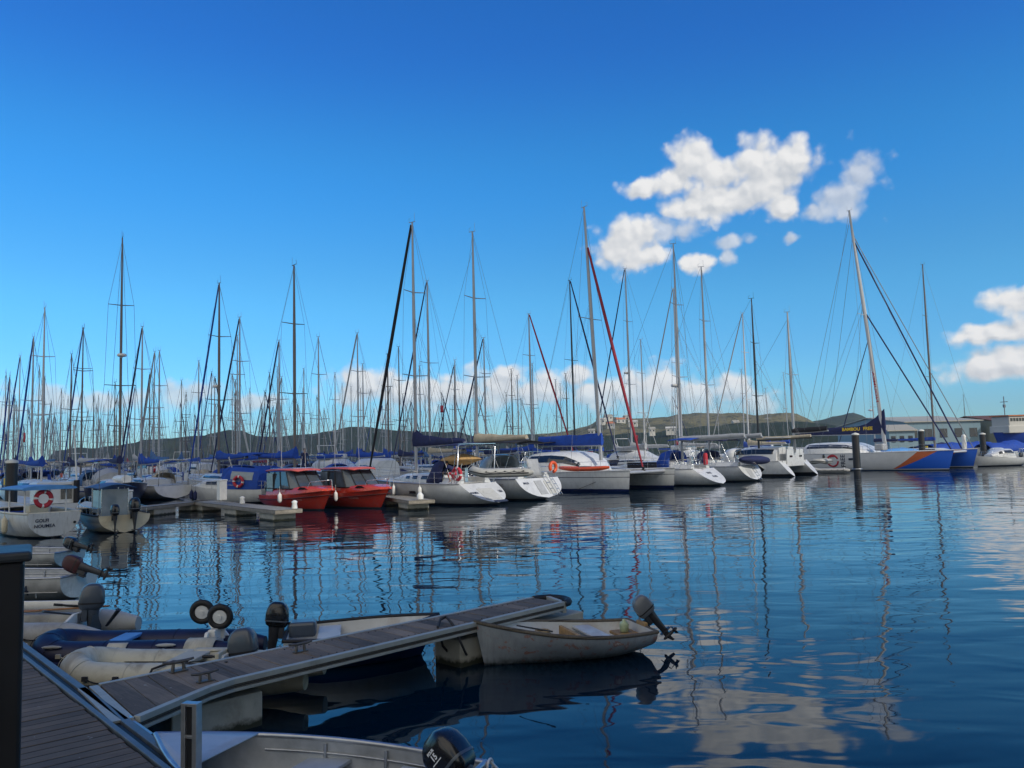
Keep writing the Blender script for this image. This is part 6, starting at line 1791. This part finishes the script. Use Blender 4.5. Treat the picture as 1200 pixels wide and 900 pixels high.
# masts one can single out: top pixel, mast height guess, mast, cover, jib, hull, label, extras
LISTED = [
 (39.5, 395, 13, 'mast', 'blue', 'blue', 'white hull paint', 'sailboat with blue furled foresail at the far left, left of the pale tall mast', {}),
 (52.5, 361, 14, 'mastw', 'blue', None, 'white hull paint', 'sailboat whose tall pale mast rises right over the canopied work boat', {'flag': ('redc', .28)}),
 (84, 415, 12.5, 'mastb', 'navy', None, 'cream hull paint', 'sailboat with brown mast left of a taller dark mast with a blue foresail', {}),
 (97.6, 384, 13.5, 'mastb', 'blue', 'blue', 'white hull paint', 'sailboat with dark mast and blue furled foresail next left of the tallest left mast', {}),
 (72, 456, 12, 'mast', 'greyc', None, 'white hull paint', 'small sailboat with thin mast between the pale tall mast and the brown mast', {}),
 (110, 464, 11, 'mastb', 'navy', None, 'pale grey hull paint', 'small sailboat with dark mast directly left of the tallest left mast', {}),
 (142, 457, 12, 'mastb', 'blue', None, 'white hull paint', 'sailboat with short dark mast touching the tallest left mast on its right side', {}),
 (167, 383, 13, 'mast', 'blue', 'navy', 'white hull paint', 'sailboat with navy furled foresail, next tall mast right of the tallest left mast', {}),
 (187, 411, 12.5, 'mast', 'blue', None, 'white hull with red boot', 'sailboat with lone thin mast midway between navy foresail boat and blue leaning foresail boat', {}),
 (180, 463, 11.5, 'mast', 'beige', None, 'white hull paint', 'small sailboat with beige cover just left of the lone thin mast', {}),
 (233, 423, 12, 'mast', 'blue', None, 'white hull paint', 'sailboat with plain mast left of the bright blue leaning foresail', {}),
 (257, 332, 14.5, 'mastb', 'blue', 'blue', 'white hull with blue stripe', 'sailboat with bright blue leaning foresail and radar above the white cabin boat', {'radar': .45, 'bim': 'blue', 'hood': 'blue', 'rr': .10}),
 (281, 372, 13.5, 'mast', 'blue', 'navy', 'white hull paint', 'sailboat with dark foresail right of the bright blue leaning foresail', {'hood': 'blue'}),
 (276, 445, 12, 'mastb', 'blue', None, 'cream hull paint', 'sailboat with short brown mast in front of the dark foresail boat', {}),
 (316, 437, 12, 'mastb', 'navy', None, 'white hull paint', 'sailboat with short dark mast left of the slim mast above the red boats', {}),
 (327, 399, 13, 'mast', 'blue', 'navy', 'white hull paint', 'sailboat with slim mast and navy foresail rising above the first red boat', {'hood': 'navy'}),
 (344.5, 311, 15, 'mastb', 'blue', None, 'white hull with blue stripe', 'sailboat with tall brown mast and two spreaders rising over the red boats', {'hood': 'blue', 'bim': 'blue', 'rr': .10}),
 (373, 395, 13, 'mast', 'blue', None, 'white hull paint', 'sailboat with bare mast right of the tall brown mast above the red boats', {'hood': 'blue'}),
 (356, 432, 12, 'mast', 'greyc', None, 'white hull paint', 'sailboat with thin mast squeezed between tall brown mast and bare mast', {}),
 (392.5, 437, 12, 'mastw', 'beige', None, 'white hull paint', 'sailboat with pale short mast against the left end of the cloud bank', {}),
 (418.7, 390.5, 13, 'mast', 'blue', 'greyc', 'white hull paint', 'sailboat with pale foresail leaning left, above the second red boat', {}),
 (425, 426.5, 12.5, 'mast', 'navy', None, 'cream hull paint', 'sailboat with dark stay leaning right, right of the pale foresail boat', {}),
 (454, 415, 12.5, 'mastb', 'blue', None, 'white hull paint', 'sailboat with brown mast just left of the long black foresail', {}),
 (467, 406.5, 13, 'mastb', 'navy', None, 'white hull paint', 'sailboat with brown mast between the black foresail and its own tall mast', {}),
 (500.5, 329.5, 15, 'mast', 'beige', 'navy', 'white hull paint', 'sailboat with flag and beige raised cover close right of the navy covered mast', {'flag': ('redc', .32), 'rr': .11, 'bim': 'navy'}),
 (491.5, 429, 12, 'mast', 'blue', None, 'white hull paint', 'sailboat with short mast hidden between the two tall masts of the scooped boat', {}),
 (533, 422, 12.5, 'mastw', 'greyc', None, 'white hull paint', 'sailboat with pale leaning stay midway between the two central tall masts', {}),
 (566.7, 396, 13.5, 'mast', 'navy', 'navy', 'white hull paint', 'sailboat with grey mast just right of the beige covered boat mast', {}),
 (599, 432.7, 12.5, 'mastb', 'blue', None, 'white hull paint', 'sailboat with thin dark mast, left one of a close pair before the cloud bank', {}),
 (606, 440, 12, 'mast', 'blue', None, 'white hull paint', 'sailboat with thin grey mast, right one of a close pair before the cloud bank', {}),
 (619.5, 368, 14, 'mast', 'blue', 'maroon', 'white hull paint', 'sailboat with dark red furled foresail left of the catamaran mast', {'rev': 1, 'rr': .10}),
 (623.5, 426, 12.5, 'mast', 'blue', None, 'pale grey hull paint', 'small sailboat directly behind the mast with the left dark red foresail', {}),
 (651, 445, 12, 'mast', 'blue', None, 'white hull paint', 'small sailboat with thin mast under the left dark red foresail', {}),
 (663, 438, 12, 'mastb', 'greyc', None, 'white hull paint', 'small sailboat with thin mast left of the black mast', {}),
 (667.5, 328.7, 15, 'mastd', 'navy', 'navy', 'navy hull paint', 'sailboat with black mast and two dark leaning foresails behind the catamaran', {'rev': 1, 'rr': .10}),
 (732.5, 315, 15.5, 'mast', 'greyc', 'navy', 'white hull paint', 'sailboat with grey mast, two radars and dark foresail crossing the dark red one', {'radar': .44, 'rr': .12}),
 (750.7, 398, 14, 'mastw', 'greyc', None, 'white hull paint', 'sailboat with thin pale mast and flag right of the radar mast', {'flag': ('redc', .2)}),
 (789, 338, 15, 'mastw', 'greyc', 'greyc', 'white hull paint', 'sailboat with pale mast doubled behind the mast of the lettered stern', {'rr': .11}),
 (870, 367, 14.5, 'mastw', 'beige', 'greyc', 'white hull paint', 'sailboat with pale mast and grey foresail left of the black mast on the right', {'rr': .10}),
 (868.5, 433, 13, 'mast', 'blue', None, 'white hull paint', 'sailboat with short dark mast hugging the pale mast left of the black mast', {}),
 (1018, 398, 16, 'mast', 'navy', 'navy', 'white hull paint', 'sailboat with radar mast and dark foresail behind the blue-bowed catamaran mast', {'radar': .35}),
 (1081, 310, 19, 'mastb', 'blue', None, 'white hull paint', 'sailboat with tall dark mast and two spreaders right of the big leaning mast', {'rr': .14}),
 (1129, 463, 14, 'mastb', 'blue', None, 'pale grey hull paint', 'boat with short instrument mast between blue tarpaulins', {'spr': 1}),
 (16.5, 465, 12, 'mast', 'blue', None, 'white hull paint', 'small sailboat with thin mast above the thick black pile at the left', {}),
]
def clutter(seed):
    def ext(t, sheer, L, B, fb0, fb1):
        r = random.Random(seed)
        if r.random() < .5:
            mb = MB(); z = fb0 + r.uniform(1.5, 1.9)
            for s in (1, -1): mb.tube([(.5, s * B * .33, fb0), (.3, s * B * .33, z), (.3, 0, z + .05)], .03, 5)
            mb.box((.5, 0, z + .08), (.9, B * .5, .04)); mb.build('stern_arch', ['steel'], t)
        if r.random() < .6:
            m = r.choice(['white', 'navy', 'blue', 'black'])
            for s in (1, -1):
                for q in (.35, .55):
                    x, b, z = sheer(q); mb = MB(); fender(mb, (x, s * (b + .10), z - .75), .6, .13); mb.build('fender', [m], t)
        if r.random() < .4:
            mb = MB(); mb.loft([[Vector((L * .68 + 2.0 * f - .6, .55 * w * cos(a), fb1 - .15 + .34 * w * max(-.1, sin(a)))) for a in [2 * pi * k / 10 for k in range(10)]] for f, w in ((0, .5), (.1, .95), (.5, 1), (.85, .7), (1, .15))]); mb.build('deck_dinghy', [r.choice(['hypg', 'white', 'navy', 'blue', 'greyc'])], t)
        if r.random() < .5:
            mb = MB(); x, b, z = sheer(.08); mb.box((x, r.choice([-1, 1]) * (b - .15), z + .55), (.5, .12, .55)); mb.build('rail_bag', [r.choice(['redc', 'orange', 'yellow', 'blue', 'white'])], t)
    return ext

HF = [H0, H1]
for i, (px, py, zm, mast, cover, jib, hull, lab, ex) in enumerate(LISTED):
    rnd = random.Random(100 + i)
    d = ray(px, py); best = None
    hd0 = H0 if ex.get('rev') is None and rnd.random() < .45 else H1
    if jib and not ex.get('rev'): hd0 = H0
    hd = (Matrix.Rotation(rnd.uniform(-.07, .07), 3, 'Z') @ hd0)
    for dz in (0, .4, -.4, .8, -.8, 1.2, -1.2, 1.7, 2.2, 2.8, 3.4, -1.7, 4.0):
        z = max(zm, H + d.z * dmin(px) / d.y if px > 430 else 0) + dz; tt = (z - H) / d.z; p = Vector((0, 0, H)) + d * tt
        L = max(8.0, min(13.5, z * .80))
        if clear_at(p.x, p.y, hd, L): best = (p, z, L); break
    if best is None:
        z = max(zm, H + d.z * dmin(px) / d.y if px > 430 else 0); p = Vector((0, 0, H)) + d * ((z - H) / d.z); best = (p, z, max(8.0, min(13.5, z * .80)))
    p, z, L = best; note(p.x, p.y, hd, L)
    far = p.y > 62
    far_sloop(lab, None, Vector((p.x, p.y, 0)), hd, L, z, hull, mast, cover, jib, ex.get('spr', rnd.choice([1, 2, 2])), ex.get('radar'), ex.get('hood'), ex.get('bim'), seed=i, flag=ex.get('flag'), fine=not far, wr=.010 if not far else .012, jrad=.062 if ex.get('rev') is None else .08,
              r=ex.get('rr', .075 if not far else .08), peak=rnd.choice([0, .2, .4]), ext=clutter(5000 + i))

# the rest of the pack: thin bare masts that nothing tells apart, in four stretches of the marina
rnd = random.Random(77)
STRETCH = [(2, 150, 54, 'far sailboat with thin mast among the packed hulls at the left', 'thin masts at the left end of the marina'),
           (150, 330, 58, 'far sailboat with thin mast in front of the dark wooded hill', 'thin masts before the dark hill'),
           (330, 560, 54, 'far sailboat with thin mast in the pack behind the red boats', 'thin masts behind the red boats'),
           (560, 780, 14, 'far sailboat with thin mast before the cloud bank and grassy hill', 'thin masts before the grassy hill'),
           (780, 960, 6, 'far sailboat with thin mast behind the stern-on catamaran', 'thin masts behind the stern-on catamaran')]
for (xa, xb, n, lab, grp) in STRETCH:
    made = 0; tries = 0
    while made < n and tries < 6000:
        tries += 1
        z = rnd.uniform(9.5, 13.5); px = rnd.uniform(xa, xb); D = rnd.uniform(dmin(px) + 2, 195)
        hd = (Matrix.Rotation(rnd.uniform(-.08, .08), 3, 'Z') @ rnd.choice(HF))
        g = UY(px, 535, D); L = z * .8
        if not clear_at(g.x, g.y, hd, L, 2.1): continue
        note(g.x, g.y, hd, L); made += 1
        far_sloop(lab, grp, Vector((g.x, g.y, 0)), hd, L, z, rnd.choice(['white hull paint'] * 6 + ['cream hull paint', 'navy hull paint', 'pale grey hull paint', 'pale blue hull paint', 'white hull with red boot', 'white hull with blue stripe']),
                  rnd.choice(['mast', 'mast', 'mastb', 'mastb', 'mastw', 'mast']), rnd.choice(['blue', 'blue', 'blue', 'mblue', 'navy', 'beige', 'greyc', 'maroon']), rnd.choice([None] * 6 + ['navy', 'blue', 'greyc', 'greyc']),
                  rnd.choice([1, 1, 2]), None, rnd.choice([None, None, 'blue', 'navy', 'mblue']), rnd.choice([None, None, None, 'blue', 'beige']), seed=1000 + tries, wr=.010, r=.062, jrad=.055, rake=rnd.choice([0, 0, .15, .3]),
                  ch=(rnd.uniform(.30, .75), rnd.uniform(.12, .3)), peak=rnd.choice([0, 0, .3, .6]), bz=rnd.uniform(.75, 1.6), ext=clutter(tries))

# motor cruisers tucked in the rows
def cruiser(label, px, D, h, L, fly=True, hull='white hull paint'):
    g = UY(px, 540, D)
    t = thing('motor_cruiser', label, 'motor boat', (g.x - h.x * L / 2, g.y - h.y * L / 2, 0), ang(h), 'motor cruisers among the yachts')
    mb = MB(); sheer, _ = hull_geo(mb, L, L * .33, 1.0, 1.6, .3, .88, 0, 1.2, 14, 7); mb.build('hull', [HULLS[hull], 'deck', 'gel'], t)
    w = L * .14
    prof = [(L * .2, w, 1.0, 1.3), (L * .24, w, 1.0, 1.5), (L * .52, w * .95, 1.15, 1.35), (L * .66, w * .75, 1.3, .5), (L * .8, w * .4, 1.45, .1)]
    mb = MB(); trunk(mb, prof, 0, 4); c = mb.build('cabin', ['gel'], t)
    for s in (1, -1):
        g_ = MB(); side_strip(g_, prof, .1, .62, .5, .82, 0, s); g_.build('window', ['glass'], c)
    if fly:
        mb = MB(); mb.box((L * .36, 0, 2.75), (L * .22, w * 1.7, .5)); f = mb.build('flybridge', ['gel'], t, bevel=.12)
        mb = MB(); mb.tube([(L * .30, -w * .8, 2.9), (L * .27, -w * .8, 3.9), (L * .27, w * .8, 3.9), (L * .30, w * .8, 2.9)], .04, 6); mb.build('radar_arch', ['white'], f)
    rails(t, sheer, L, .6, .5, .95, 1.4, True, False)
for a in (('white motor cruiser with flybridge far left of the navy sailboat', 98, 96, H1, 9, True), ('white motor cruiser behind the white pilothouse boat', 205, 112, H0, 9.5, True), ('low white motor boat behind the blue canvas cabin boat', 232, 92, H0, 8, False),
          ('white motor cruiser behind the gap between the red boats', 398, 84, H1, 10, True), ('low white motor boat behind the second red boat', 432, 72, H0, 9, False), ('white motor cruiser behind the catamaran with the kayak', 752, 92, H1, 11, True),
          ('white motor cruiser with dark windows behind the lettered stern', 790, 100, H0, 10, True), ('low white motor boat behind the black-hulled sailboat', 880, 98, H0, 9, False), ('white motor cruiser behind the stern-on catamaran', 905, 110, H1, 11, True)):
    cruiser(*a)

# ------------------------------------------------------------------ sea haze in the air
def haze():
    mb = MB(); mb.box((0, 640, 39), (3400, 1900, 80))
    m = bpy.data.materials.new('sea haze'); m.use_nodes = True
    nt = m.node_tree; nt.nodes.clear()
    v = nt.nodes.new('ShaderNodeVolumePrincipled'); o = nt.nodes.new('ShaderNodeOutputMaterial')
    v.inputs['Color'].default_value = (.75, .88, 1.0, 1); v.inputs['Density'].default_value = .00015; v.inputs['Anisotropy'].default_value = .2
    nt.links.new(v.outputs[0], o.inputs['Volume'])
    h = mb.build('haze', [m]); h['kind'] = 'stuff'
haze()
